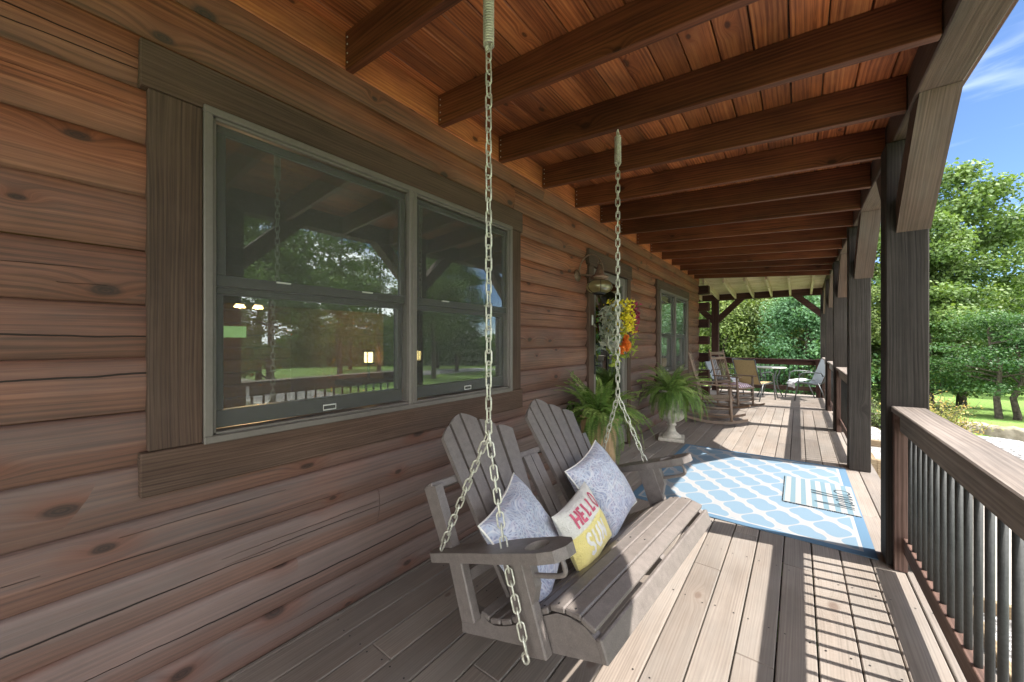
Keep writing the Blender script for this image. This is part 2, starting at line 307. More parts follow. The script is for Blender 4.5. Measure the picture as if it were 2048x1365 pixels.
def ground_mat(name, cols, scale, bmp, big=.12, rough=.95):
    m, nt, p, o = newmat(name); g = N(nt, 'ShaderNodeTexCoord').outputs['Object']
    v = N(nt, 'ShaderNodeTexVoronoi'); v.inputs['Scale'].default_value = scale; nt.links.new(g, v.inputs['Vector'])
    s = N(nt, 'ShaderNodeSeparateColor'); nt.links.new(v.outputs['Color'], s.inputs[0])
    f = math_(nt, 'ADD', math_(nt, 'MULTIPLY', s.outputs[0], .55), math_(nt, 'MULTIPLY', noise(nt, g, big, 6, .65), .45))
    nt.links.new(ramp(nt, f, [(.2, cols[0]), (.5, cols[1]), (.8, cols[2])]), p.inputs['Base Color'])
    p.inputs['Roughness'].default_value = rough; bump(nt, p, v.outputs['Distance'], bmp); return m
M['grass'] = ground_mat('lawn_grass', [(.08, .15, .022), (.125, .225, .035), (.18, .29, .055)], 22, .02, .5)
M['gravel'] = ground_mat('pale_gravel', [(.15, .145, .14), (.29, .285, .28), (.44, .435, .43)], 38, .02, 1.5)
M['drive'] = ground_mat('driveway_gravel', [(.25, .25, .26), (.36, .36, .37), (.46, .46, .47)], 30, .01, 1.2)
M['pebble'] = plain('limestone_pebble', (.36, .355, .35), .85, 0, 14, .4)
M['stoneblock'] = plain('mossy_stone_block', (.28, .24, .14), .9, 0, 5, .4, .02, c2=(.42, .38, .28))
M['leafA'] = leafmat('maple_leaf', (.065, .12, .032), (.12, .20, .052), (.20, .29, .085))
M['leafB'] = leafmat('dark_leaf', (.045, .11, .035), (.09, .185, .055), (.15, .26, .08), trans=.35)
M['leafC'] = leafmat('yellow_green_leaf', (.08, .125, .04), (.15, .215, .06), (.26, .32, .10))
M['leafD'] = leafmat('blue_green_leaf', (.07, .15, .075), (.12, .245, .12), (.19, .33, .17), trans=.3)
M['leafE'] = leafmat('deep_green_leaf', (.03, .085, .028), (.06, .135, .04), (.11, .20, .055), trans=.3)
M['shrub'] = leafmat('golden_shrub_leaf', (.12, .15, .03), (.3, .3, .06), (.45, .28, .1), nscale=3)
M['bark'] = plain('tree_bark', (.085, .07, .052), .95, 0, 14, .45, .03)
M['silver'] = leafmat('silver_striped_leaf', (.2, .24, .19), (.36, .38, .30), (.52, .52, .42), trans=.15, nscale=30)
M['yellow'] = plain('yellow_petal', (.75, .62, .03), .7, 0, 40, .2); M['lime'] = leafmat('lime_leaf', (.2, .28, .04), (.34, .42, .07), (.5, .55, .12), nscale=20)
M['orange'] = plain('orange_petal', (.85, .22, .03), .7, 0, 40, .25); M['magenta'] = plain('magenta_petal', (.36, .03, .09), .7, 0, 40, .3)
M['palebl'] = plain('pale_blue_petal', (.42, .52, .72), .7, 0, 40, .2)
M['doorw'] = wood('honey_pine_door', (.15, .09, .03), (.30, .19, .07), (.42, .29, .12), knots=.15, var=.1, rough=.5)
M['room'] = wood('interior_log_wall', (.13, .06, .02), (.26, .13, .05), (.36, .2, .09), knots=.15, var=.3, rough=.7)
M['roomfloor'] = plain('interior_floor', (.08, .05, .03), .6); M['blind'] = plain('brown_blind_slat', (.16, .13, .10), .6)
M['slab'] = plain('porch_roof_top', (.16, .14, .12), .9)
M['shade'] = glow('lamp_shade_glow', (1, .66, .28), 3.0); M['bulb'] = plain('amber_bulb', (.8, .55, .25), .3)
M['cushion'] = plain('striped_seat_pad', (.5, .4, .46), .95, 0, 60, .2, .002)
def stripe_mat():
    m, nt, p, o = newmat('mauve_striped_fabric'); uv = N(nt, 'ShaderNodeUVMap', uv_map='uv').outputs[0]
    s = N(nt, 'ShaderNodeSeparateXYZ'); nt.links.new(uv, s.inputs[0])
    f = math_(nt, 'SINE', math_(nt, 'MULTIPLY', s.outputs[0], 95)); nt.links.new(mixc(nt, mrange(nt, f, -.1, .3), (.36, .2, .27), (.66, .6, .62)), p.inputs['Base Color'])
    p.inputs['Roughness'].default_value = .95; return m
M['stripe'] = stripe_mat()
# ---------------------------------------------------------------- mesh builder
class MB:
    def __init__(s): s.v = []; s.f = []; s.uv = []; s.rn = []; s.sm = []
    def add(s, verts, faces, uvs, rnd=None, smooth=False, Mx=None):
        b = len(s.v); rnd = rnd or (random.random(), random.random())
        if Mx is not None: verts = [Mx @ Vector(q) for q in verts]
        s.v += [tuple(q) for q in verts]
        for f, u in zip(faces, uvs):
            s.f.append([b+i for i in f]); s.uv += u; s.rn += [rnd]*len(f); s.sm.append(smooth)
    def box(s, lo, hi, ax=None, bev=.003, Mx=None, rnd=None):
        c = [(a+b)/2 for a, b in zip(lo, hi)]; h = [abs(b-a)/2 for a, b in zip(lo, hi)]
        if ax is None: ax = h.index(max(h))
        b = min(bev, min(h)*.45); V = []; idx = {}
        for sx in (-1, 1):
            for sy in (-1, 1):
                for sz in (-1, 1):
                    sg = (sx, sy, sz)
                    for k in range(3):
                        idx[sg+(k,)] = len(V)
                        V.append([c[i]+sg[i]*(h[i] if i == k else h[i]-b) for i in range(3)])
        F = []
        def sgs(fix):
            return [sg for sg in ((x, y, z) for x in (-1, 1) for y in (-1, 1) for z in (-1, 1)) if all(sg[a] == q for a, q in fix.items())]
        for k in range(3):
            i, j = [q for q in range(3) if q != k]
            for sk in (-1, 1):
                q = []
                for a, bb in ((-1, -1), (1, -1), (1, 1), (-1, 1)):
                    sg = [0, 0, 0]; sg[k] = sk; sg[i] = a; sg[j] = bb; q.append(idx[tuple(sg)+(k,)])
                F.append((q, k))
                for sl in (-1, 1):          # edge between face k and i (only once)
                    pass
        for k in range(3):                  # edges running along k
            i, j = [q for q in range(3) if q != k]
            for si in (-1, 1):
                for sj in (-1, 1):
                    A = [0, 0, 0]; A[i] = si; A[j] = sj; A[k] = -1; B = A[:]; B[k] = 1
                    F.append(([idx[tuple(A)+(i,)], idx[tuple(B)+(i,)], idx[tuple(B)+(j,)], idx[tuple(A)+(j,)]], i))
        for sg in ((x, y, z) for x in (-1, 1) for y in (-1, 1) for z in (-1, 1)):
            F.append(([idx[sg+(0,)], idx[sg+(1,)], idx[sg+(2,)]], 0))
        faces = []; uvs = []
        C = Vector(c)
        for q, k in F:
            P = [Vector(V[t]) for t in q]; n = (P[1]-P[0]).cross(P[2]-P[0])
            ctr = sum(P, Vector())/len(P)
            if n.dot(ctr-C) < 0: q = q[::-1]
            if k == ax: o_ = [t for t in range(3) if t != ax]; uu = [(V[t][o_[0]]*.15, V[t][o_[1]]*1.0) for t in q]
            else:
                o_ = [t for t in range(3) if t not in (ax, k)][0]; uu = [(V[t][ax], V[t][o_]+k*.37) for t in q]
            faces.append(q); uvs.append(uu)
        s.add(V, faces, uvs, rnd, False, Mx)
    def prism(s, poly, axis, lo, hi, grain=0, Mx=None, rnd=None):
        """polygon in the two axes other than `axis`, extruded lo..hi"""
        ot = [t for t in range(3) if t != axis]; n = len(poly); V = []
        for e in (lo, hi):
            for p in poly:
                q = [0, 0, 0]; q[ot[0]] = p[0]; q[ot[1]] = p[1]; q[axis] = e; V.append(q)
        ar = sum(poly[i][0]*poly[(i+1) % n][1]-poly[(i+1) % n][0]*poly[i][1] for i in range(n))
        A = list(range(n)); B = [i+n for i in range(n)]
        faces = [A[::-1], B] if (ar > 0) != (axis == 1) else [A, B[::-1]]
        uvs = [[(poly[i % n][grain], poly[i % n][1-grain]) for i in f] for f in faces]
        acc = 0
        for i in range(n):
            j = (i+1) % n; f = [i, j, j+n, i+n]
            if (ar > 0) == (axis == 1): f = f[::-1]
            d = math.dist(poly[i], poly[j]); um = {i: (acc, lo), j: (acc+d, lo), j+n: (acc+d, hi), i+n: (acc, hi)}; acc += d
            faces.append(f); uvs.append([um[t] for t in f])
        s.add(V, faces, uvs, rnd, False, Mx)
    def tube(s, pts, r, n=8, closed=False, caps=True, rnd=None, smooth=True):
        pts = [Vector(p) for p in pts]; m = len(pts)
        if not hasattr(r, '__len__'): r = [r]*m
        V = []; prev = None; us = []; acc = 0
        for i, p in enumerate(pts):
            if closed: t = pts[(i+1) % m]-pts[i-1]
            else: t = pts[min(i+1, m-1)]-pts[max(i-1, 0)]
            t = t.normalized() if t.length > 1e-9 else Vector((0, 0, 1))
            if prev is None:
                a = Vector((0, 0, 1)) if abs(t.z) < .9 else Vector((1, 0, 0)); u = t.cross(a).normalized()
            else:
                u = prev-t*prev.dot(t); u = u.normalized() if u.length > 1e-6 else t.orthogonal().normalized()
            prev = u; w_ = t.cross(u)
            if i: acc += (p-pts[i-1]).length
            us.append(acc)
            for k in range(n):
                a = 2*math.pi*k/n; V.append(p+u*math.cos(a)*r[i]+w_*math.sin(a)*r[i])
        F = []; U = []; rr = max(r)
        for i in range(m if closed else m-1):
            j = (i+1) % m
            for k in range(n):
                l = (k+1) % n; F.append([i*n+k, i*n+l, j*n+l, j*n+k])
                u0 = us[i]; u1 = us[j] if j else us[i]+.02
                v0 = k/n*6.28*rr; v1 = (k+1)/n*6.28*rr; U.append([(u0, v0), (u0, v1), (u1, v1), (u1, v0)])
        if caps and not closed:
            F.append([k for k in range(n)][::-1]); U.append([(0, k*.001) for k in range(n)])
            F.append([(m-1)*n+k for k in range(n)]); U.append([(0, k*.001) for k in range(n)])
        s.add(V, F, U, rnd, smooth)
    def lathe(s, prof, c, n=32, flute=None, rnd=None):
        V = []; F = []; U = []; m = len(prof)
        for i, (r, z) in enumerate(prof):
            for k in range(n):
                a = 2*math.pi*k/n; q = r
                if flute and flute[1] <= z <= flute[2]: q = r*(1+flute[3]*math.cos(a*flute[0]))
                V.append((c[0]+q*math.cos(a), c[1]+q*math.sin(a), c[2]+z))
        for i in range(m-1):
            for k in range(n):
                l = (k+1) % n; F.append([i*n+k, i*n+l, (i+1)*n+l, (i+1)*n+k])
                U.append([(prof[i][1], k*.03), (prof[i][1], k*.03+.03), (prof[i+1][1], k*.03+.03), (prof[i+1][1], k*.03)])
        s.add(V, F, U, rnd, True)
    def grid(s, fn, nu, nv, ufn=None, smooth=True, rnd=None, flip=False):
        V = []; UVs = []
        for i in range(nu+1):
            for j in range(nv+1):
                V.append(fn(i/nu, j/nv)); UVs.append((ufn(i/nu, j/nv) if ufn else (i/nu, j/nv)))
        F = []; U = []
        for i in range(nu):
            for j in range(nv):
                a = i*(nv+1)+j; f = [a, a+nv+1, a+nv+2, a+1]
                if flip: f = f[::-1]
                F.append(f); U.append([UVs[t] for t in f])
        s.add(V, F, U, rnd, smooth)
    def build(s, name, mat, parent=None, root=None):
        me = bpy.data.meshes.new(name)
        off = Vector((0, 0, 0))
        q = parent
        while q is not None and q.parent is not None: q = q.parent
        if q is not None: off = Vector(q.location)
        if root is not None: off = Vector(root)
        me.from_pydata([(a[0]-off.x, a[1]-off.y, a[2]-off.z) for a in s.v], [], s.f)
        for nm, dat in (('uv', s.uv), ('rnd', s.rn)):
            l = me.uv_layers.new(name=nm); l.data.foreach_set('uv', np.array(dat, dtype=np.float32).ravel())
        me.polygons.foreach_set('use_smooth', s.sm); me.materials.append(mat if not isinstance(mat, str) else M[mat])
        me.validate(); me.update()
        o = bpy.data.objects.new(name, me); sc.collection.objects.link(o)
        if parent is not None: o.parent = parent
        elif root is not None: o.location = root
        return o
def tag(o, label=None, cat=None, group=None, kind=None):
    if label: o['label'] = label
    if cat: o['category'] = cat
    if group: o['group'] = group
    if kind: o['kind'] = kind
    return o
def thing(name, loc, label, cat, group=None, rz=0):
    o = bpy.data.objects.new(name, None); sc.collection.objects.link(o); o.location = loc; o.rotation_euler = (0, 0, rz)
    o.empty_display_size = .1; return tag(o, label, cat, group)
def part(name, mat, parent, fn, label=None):
    m = MB(); fn(m); o = m.build(name, mat, parent)
    if label: o['label'] = label
    return o
def boxpart(name, mat, parent, lo, hi, ax=None, bev=.003, Mx=None, label=None):
    return part(name, mat, parent, lambda m: m.box(lo, hi, ax, bev, Mx), label)
def copy_tree(o, loc, rz, label, group=None):
    r = o.copy(); sc.collection.objects.link(r); r.location = loc; r.rotation_euler = (0, 0, rz); r['label'] = label
    if group: r['group'] = group
    def rec(a, b):
        for ch in list(a.children):
            c = ch.copy(); sc.collection.objects.link(c); c.parent = b; rec(ch, c)
    rec(o, r); return r
# ================================================================ SETTING: ground
def gz(x, y):
    d = math.hypot(max(0, x-3)*.6, max(0, y-11.2))
    z = -.45+.12*min(1, max(0, (y-10.9)/.6))*(1 if x > 1.2 else max(0, 1-(1.2-x)/2))
    z -= .095*min(d, 9)+.03*max(0, min(d-9, 40))
    if x < 1: z -= .10*min(12, max(0, y-12))*min(1, (1-x)/3)
    if x > 3 and y < 11: z += .02*min(d, 5)
    return z
def sheet(name, x0, x1, y0, y1, nx, ny, mat, dz=0, px=1, kind='structure', mask=None):
    m = MB(); V = []; F = []; U = []
    xs = [x0+(x1-x0)*i/nx for i in range(nx+1)]; ys = [y0+(y1-y0)*i/ny for i in range(ny+1)]
    if px != 1:
        cx, cy = 1, 10
        xs = [cx+math.copysign(abs(t)**px, t)*((x1-cx) if t > 0 else (cx-x0)) for t in [i/nx*2-1 for i in range(nx+1)]]
        ys = [cy+math.copysign(abs(t)**px, t)*((y1-cy) if t > 0 else (cy-y0)) for t in [i/ny*2-1 for i in range(ny+1)]]
    for x in xs:
        for y in ys: V.append((x, y, gz(x, y)+dz))
    for i in range(nx):
        for j in range(ny):
            if mask and not mask((xs[i]+xs[i+1])/2, (ys[j]+ys[j+1])/2): continue
            a = i*(ny+1)+j; F.append([a, a+ny+1, a+ny+2, a+1]); U.append([(V[t][0], V[t][1]) for t in F[-1]])
    m.add(V, F, U, None, True); return tag(m.build(name, mat), kind=kind)
sheet('lawn_ground', -300, 300, -300, 300, 110, 110, 'grass', 0, 2.6)
sheet('gravel_yard', .2, 5.5, -6, 10.95, 60, 90, 'gravel', .008, mask=lambda x, y: x < 3.4+.5*math.sin(y*1.3)+(y-4)*.06)
sheet('gravel_driveway', 6, 46, -60, 30, 120, 160, 'drive', .02, mask=lambda x, y: abs(x-15-7*math.sin((y+6)/22)) < 2.3 or (abs(y+3-(x-9)*.3) < 1.8 and x < 20))
part('concrete_path', 'concrete', None, lambda m: m.prism([(1.0, 4.0), (30, 4.2), (30, 6.3), (1.05, 6.5)], 2, -.55, -.425))['kind'] = 'structure'
def pebbles():
    m = MB(); ico = [(0, 0, 1), (.9, 0, .3), (.28, .85, .3), (-.72, .52, .3), (-.72, -.52, .3), (.28, -.85, .3), (.5, .5, -.5), (-.6, .2, -.5), (.1, -.7, -.5)]
    fc = [(0, 1, 2), (0, 2, 3), (0, 3, 4), (0, 4, 5), (0, 5, 1), (1, 6, 2), (2, 6, 7), (2, 7, 3), (3, 7, 4), (4, 7, 8), (4, 8, 5), (5, 8, 1), (1, 8, 6)]
    for _ in range(5200):
        y = random.uniform(2.2, 10.9); x = random.uniform(.72, 3.3)
        if 3.95 < y < 6.55 and x > .98: continue
        s_ = random.choice((.012, .016, .022, .03)); rz = random.uniform(0, 6.28); k = random.uniform(.5, .8)
        c, q = math.cos(rz), math.sin(rz); z = gz(x, y)+.01
        m.add([(x+(a*c-b*q)*s_*1.3, y+(a*q+b*c)*s_, z+d*s_*k) for a, b, d in ico], fc, [[(0, 0)]*3]*len(fc))
    tag(m.build('loose_pebbles', 'pebble'), kind='stuff')
pebbles()
# ================================================================ log house
WX = -1.80; COURSE = .1865
house = thing('log_house', (WX, 4.0, 0), 'stained log house wall with windows and a door behind the porch', 'house')
def prof(z0):
    z1 = z0+COURSE
    return [(-1.826, z0), (-1.820, z0+.012), (-1.813, z0+.030), (-1.8065, z0+.052), (-1.802, z0+.069), (-1.8005, z0+.076), (-1.8, z0+.090), (-1.8, z0+.108),
            (-1.8005, z1-.045), (-1.8025, z1-.026), (-1.8065, z1-.012), (-1.814, z1-.003), (-1.826, z1-.0008)]
PHS = [random.uniform(0, 9) for _ in range(20)]
def log(m, z0, y0, y1, ci=0):
    P = prof(z0); q_ = random.Random(ci*31+7); rnd = (min(1, max(0, q_.random()*.95+random.random()*.05)), q_.random()); acc = [0]
    for a, b in zip(P, P[1:]): acc.append(acc[-1]+math.dist(a, b))
    n = max(1, int((y1-y0)/.3)); V = []; ph = PHS[ci]; amp = .0022
    ys = [y0+(y1-y0)*i/n for i in range(n+1)]
    for y in ys:
        wv = amp*math.sin(y*1.7+ph)+amp*.6*math.sin(y*4.1+ph*2)
        for (x, z) in P: V.append((x+wv, y, max(0.002, z+wv*.5)))
    k = len(P); F = []; U = []
    for i in range(n):
        for j in range(k-1):
            f = [i*k+j, (i+1)*k+j, (i+1)*k+j+1, i*k+j+1]; F.append(f)
            U.append([(ys[i], acc[j]), (ys[i+1], acc[j]), (ys[i+1], acc[j+1]), (ys[i], acc[j+1])])
    m.add(V, F, U, rnd, True)
    m.add(V[:k], [list(range(k))], [[(0, z) for _, z in P]], rnd); m.add(V[-k:], [list(range(k))[::-1]], [[(0, z) for _, z in P][::-1]], rnd)
Y0, Y1 = -4.5, 9.42
OPEN = [(.33, 2.40, .90, 2.23), (3.79, 4.83, 0, 2.22), (6.2, 8.13, .74, 2.22)]
def walls(m):
    for k in range(0, 16):
        z0 = -.013+COURSE*k; lo, hi = z0, z0+COURSE
        spans = [(Y0, Y1)]
        for a, b, c, d in OPEN:
            if lo > c-.05 and hi < d+.05 or (c == 0 and hi < d+.05):
                ns = []
                for s0, s1 in spans:
                    if a >= s1 or b <= s0: ns.append((s0, s1)); continue
                    if a > s0: ns.append((s0, a))
                    if b < s1: ns.append((b, s1))
                spans = ns
        for s0, s1 in spans:
            cuts = [s0]
            if s1-s0 > 3:
                y = s0+random.uniform(1.4, 3.2)
                while y < s1-1.2: cuts.append(y); y += random.uniform(3.2, 5.4)
            cuts.append(s1)
            for a, b in zip(cuts, cuts[1:]): log(m, z0, a+.0015, b-.0015, k)
part('log_wall', 'log', house, walls)
def backing(m):
    segs = [(Y0, .33, 0, 2.95), (.33, 2.40, 0, .90), (.33, 2.40, 2.23, 2.95), (2.40, 3.79, 0, 2.95), (3.79, 4.83, 2.22, 2.95), (4.83, 6.2, 0, 2.95),
            (6.2, 8.13, 0, .74), (6.2, 8.13, 2.22, 2.95), (8.13, 9.40, 0, 2.95)]
    for a, b, c, d in segs: m.box((-1.98, a, c-.35 if c == 0 else c), (-1.842, b, d), 1, .001)
part('inner_wall', 'room', house, backing)
def endwall(m):
    m.box((-9, 9.32, -.5), (-1.86, 9.40, 2.95), 0, .001); m.box((-9, -4.6, -.5), (-1.86, -4.5, 2.95), 0, .001); m.box((-9.1, -4.6, -.5), (-9, 9.4, 2.95), 1, .001)
part('end_wall', 'logend', house, endwall)
def roomf(m):
    m.box((-6.6, -2, -.02), (-1.985, 9.3, 0), 1, .001); m.box((-6.6, -2, 2.5), (-1.985, 9.3, 2.53), 1, .001)
    for k in range(14): m.box((-6.5, -1.9, k*.18), (-6.4, 9.3, k*.18+.172), 1, .02)
    m.box((-6.4, 2.6, 0), (-3.9, 2.72, 2.5), 0, .001); m.box((-6.4, -1.95, 0), (-1.99, -1.85, 2.5), 0, .001)
    m.box((-6.4, 5.6, 0), (-1.99, 5.7, 2.5), 0, .001)
part('interior_room', 'room', house, roomf)
M['litwin'] = glow('daylit_window', (.32, .55, .22), .35)
part('interior_window', 'litwin', house, lambda m: m.box((-6.395, 1.72, 1.40), (-6.385, 1.99, 1.56), 1, .001))
for k in range(0, 8):
    z = .13+k*.3805; part('corner_log_end', 'logend', house, lambda m: m.box((-1.97, 9.36, z), (-1.60, 9.53, z+.19), 0, .012))
part('wall_top_board', 'ceil', house, lambda m: m.box((-1.855, Y0, 2.705), (-1.792, Y1-.1, 2.885), 1, .003))
# ---- windows and door
def window(y0, y1, z0, z1, T, mull, rail, lab, cases):
    """T = trim (outer y0,y1,z_sill_bottom,z_top)"""
    wn_ = part('window', 'trim', house, lambda m: None if False else (
        m.box((-1.83, T[0]-.02, z1-.012), (-1.768, T[1]+.02, T[3]), 1, .004), m.box((-1.83, T[0]-.02, T[2]), (-1.768, T[1]+.02, z0+.004), 1, .004),
        m.box((-1.83, T[0], z0+.006), (-1.774, y0, z1-.014), 2, .004), m.box((-1.83, y1, z0+.006), (-1.774, T[1], z1-.014), 2, .004)), lab)
    def fr(m):
        x0, x1, t = -1.86, -1.757, .028
        for a, b in ((y0, y0+t), (y1-t, y1)): m.box((x0, a, z0+t), (x1, b, z1-t), 2, .003); 
        m.box((x0, y0, z1-t), (x1, y1, z1), 1, .003); m.box((x0, y0, z0), (x1, y1, z0+t), 1, .003)
        for a in mull: m.box((x0, a-.026, z0+t), (x1, a+.026, z1-t), 2, .003); m.box((x1-.001, a-.004, z0+t), (x1+.004, a+.004, z1-t), 2, .001)
        for q in (.012,):
            for a in (y0+t, y1-t-q): m.box((x0, a, z0+t), (x1-.014, a+q, z1-t), 2, .002)
            m.box((x0, y0+t, z1-t-q), (x1-.014, y1-t, z1-t), 1, .002); m.box((x0, y0+t, z0+t), (x1-.014, y1-t, z0+t+q), 1, .002)
    part('window_frame', 'frame', wn_, fr)
    for a, b in cases:
        def sa(m, a=a, b=b):
            t = .034; x0, x1 = -1.835, -1.795
            # upper sash in front, lower sash behind
            m.box((x0+.02, a, rail-.022), (x1+.006, b, rail+.022), 1, .003); m.box((x0+.02, a, z1-.045-t), (x1+.006, b, z1-.045), 1, .003)
            m.box((x0+.02, a, rail+.022), (x1+.006, a+t, z1-.045-t), 2, .003); m.box((x0+.02, b-t, rail+.022), (x1+.006, b, z1-.045-t), 2, .003)
            m.box((x0-.02, a, rail-.05), (x1-.022, b, rail-.004), 1, .003); m.box((x0-.02, a, z0+.045), (x1-.022, b, z0+.045+.07), 1, .003)
            m.box((x0-.02, a, z0+.115), (x1-.022, a+t, rail-.05), 2, .003); m.box((x0-.02, b-t, z0+.115), (x1-.022, b, rail-.05), 2, .003)
        part('sash', 'sash', wn_, sa)
        part('pane', 'glass', wn_, lambda m, a=a, b=b: (m.box((-1.803, a+.03, rail+.02), (-1.800, b-.03, z1-.075), 1, .0005), m.box((-1.838, a+.03, z0+.11), (-1.835, b-.03, rail-.03), 1, .0005)))
        part('insect_screen', 'screen', wn_, lambda m, a=a, b=b: m.box((-1.7865, a-.01, z0+.05), (-1.786, b+.01, z1-.05), 1, .0001))
        cy = (a+b)/2
        part('window_latch', 'white', wn_, lambda m: m.tube([(-1.78, cy-.03, z0+.062), (-1.78, cy+.03, z0+.062), (-1.78, cy+.03, z0+.084), (-1.78, cy-.03, z0+.084)], .0032, 6, True))
        for q in (-1, 1): part('window_latch', 'white', wn_, lambda m: m.box((-1.79, cy+q*.2-.028, rail+.014), (-1.777, cy+q*.2+.028, rail+.02), 1, .002))
        def bl(m, a=a, b=b):
            z = z1-.1
            while z > rail-.05:
                m.box((-1.928, a, z-.002), (-1.885, b, z+.001), 1, .0005, Matrix.Translation((-1.9, 0, z)) @ Matrix.Rotation(R(-66), 4, 'Y') @ Matrix.Translation((1.9, 0, -z)))
                z -= .040
            for q in (.18, .82): m.box((-1.872, a+(b-a)*q-.001, rail-.05), (-1.870, a+(b-a)*q+.001, z1-.1), 2, .0004)
        part('window_blind', 'blind', wn_, bl)
    return wn_
window(.414, 2.312, .962, 2.236, (.264, 2.44, .815, 2.382), [1.369], 1.585, 'double hung picture window pair with dark rough trim', [(.455, 1.335), (1.403, 2.272)])
window(6.25, 8.10, .78, 2.19, (6.12, 8.25, .68, 2.335), [7.17], 1.46, 'far grey double window with dark trim', [(6.29, 7.14), (7.2, 8.06)])
dr = part('door_frame', 'trim', house, lambda m: (m.box((-1.83, 3.66, 2.17), (-1.765, 4.95, 2.34), 1, .004), m.box((-1.775, 3.66, 2.16), (-1.755, 4.95, 2.185), 1, .004),
     m.box((-1.83, 3.68, .0), (-1.774, 3.80, 2.165), 2, .004), m.box((-1.83, 4.82, .0), (-1.774, 4.93, 2.165), 2, .004)))
dw = part('storm_door', 'frame', house, lambda m: (m.box((-1.85, 3.80, .03), (-1.80, 3.90, 2.155), 2, .004), m.box((-1.85, 4.73, .03), (-1.80, 4.82, 2.155), 2, .004),
     m.box((-1.85, 3.90, 2.06), (-1.80, 4.73, 2.155), 1, .004), m.box((-1.85, 3.90, .03), (-1.80, 4.73, .26), 1, .004),
     m.box((-1.80, 3.80, .03), (-1.787, 3.825, 2.155), 2, .002), m.box((-1.80, 4.80, .03), (-1.787, 4.82, 2.155), 2, .002)))
part('pane', 'glass', dw, lambda m: m.box((-1.828, 3.9, .26), (-1.824, 4.73, 2.06), 2, .0005))
part('handle', 'black', dw, lambda m: (m.box((-1.80, 3.85, .98), (-1.79, 3.875, 1.2), 2, .003), m.tube([(-1.79, 3.862, 1.08), (-1.755, 3.862, 1.08), (-1.75, 3.90, 1.08)], .007)))
part('inner_door', 'doorw', house, lambda m: (m.box((-1.92, 3.79, .0), (-1.875, 4.83, 2.2), 2, .002), m.box((-1.875, 3.95, .2), (-1.868, 4.28, .95), 2, .003), m.box((-1.875, 4.36, .2), (-1.868, 4.68, .95), 2, .003)))
part('doorbell', 'white', house, lambda m: (m.box((-1.774, 3.735, 1.52), (-1.766, 3.765, 1.63), 2, .003), m.box((-1.766, 3.743, 1.545), (-1.76, 3.757, 1.6), 2, .002)))
# interior lamps seen through the glass
for (x, y, z, nm, lb) in ((-4.6, 1.375, 1.70, 'pendant_lamp', 'left warm pendant lamp glowing inside behind the big window'), (-4.6, 1.54, 1.70, 'pendant_lamp', 'right warm pendant lamp glowing inside behind the big window')):
    t = thing(nm, (x, y, z), lb, 'lamp', 'lit pendant lamps inside the house')
    part('lamp_shade', 'shade', t, lambda m: m.lathe([(.022, .06), (.05, 0)], (x, y, z), 20)); part('cord', 'black', t, lambda m: m.tube([(x, y, z+.06), (x, y, 2.49)], .004))
for (x, y, lb) in ((-4.0, 2.47, 'small lit lantern glowing inside left window half near the mullion'), (-4.0, 3.2, 'small lit lantern glowing inside the right window half')):
    t = thing('table_lantern', (x, y, .9), lb, 'lantern', 'lit lanterns inside the house')
    part('lantern_glass', 'shade', t, lambda m: m.box((x-.035, y-.035, 1.1), (x+.035, y+.035, 1.22), 2, .003))
    part('lantern_frame', 'black', t, lambda m: (m.box((x-.05, y-.05, 1.08), (x+.05, y+.05, 1.1)), m.box((x-.05, y-.05, 1.22), (x+.05, y+.05, 1.24)), m.box((x-.012, y-.012, .9), (x+.012, y+.012, 1.08)), m.box((x-.3, y-.25, .84), (x+.3, y+.25, .9)),
                                                 *[m.box((x+a*.042-.005, y+b*.042-.005, 1.1), (x+a*.042+.005, y+b*.042+.005, 1.22)) for a in (-1, 1) for b in (-1, 1)]))
for i, (x, y, z) in enumerate(((-4.6, 1.375, 1.69), (-4.6, 1.54, 1.69), (-4.0, 3.2, 1.16))):
    ld = bpy.data.lights.new('interior_lamp_light', 'POINT'); ld.energy = 5; ld.color = (1, .62, .3); ld.shadow_soft_size = .012
    lo_ = bpy.data.objects.new('interior_lamp_light', ld); lo_.location = (x, y, z); sc.collection.objects.link(lo_)
# ================================================================ deck
def deck(m):
    g = .2125-.1437*15; xs = []
    k = 0
    while True:
        a = .64-.1437*(k+1); b = .64-.1437*k; k += 1
        if b < -1.86: break
        y = -4.5+random.uniform(-1, 0); 
        while y < 9.2:
            e = y+random.choice((2.4, 3.0, 3.66, 4.2)); e2 = min(e, 9.23)
            m.box((a+.0035+random.uniform(-.0007, .0007), max(y, -4.5), -.038), (b-.0022, e2-.0012, random.uniform(-.0012, .0008)), 1, .004)
            y = e
    y = 9.236
    while y < 11.95:
        x = -4.2+random.uniform(-1, 0)
        while x < .64:
            e = x+random.choice((2.4, 3.0, 3.66)); m.box((max(x, -4.2), y, -.038), (min(e, .64)-.0012, y+.1405, random.uniform(-.001, .001)), 0, .004); x = e
        y += .1437
tag(part('porch_floor', 'deck', None, deck), kind='structure')
def screws_(m):
    for k in range(17):
        x = .64-.1437*(k+.5)
        for j in range(-4, 15):
            for q in (-.042, .042):
                a, b = x+q+random.uniform(-.006, .006), .31+.61*j+random.uniform(-.012, .012)
                if b > 9.2: continue
                m.add([(a+.0042*math.cos(t*1.047), b+.0042*math.sin(t*1.047), .0016) for t in range(6)], [list(range(6))], [[(0, 0)]*6])
tag(part('porch_floor_screws', 'black', None, screws_), kind='structure')
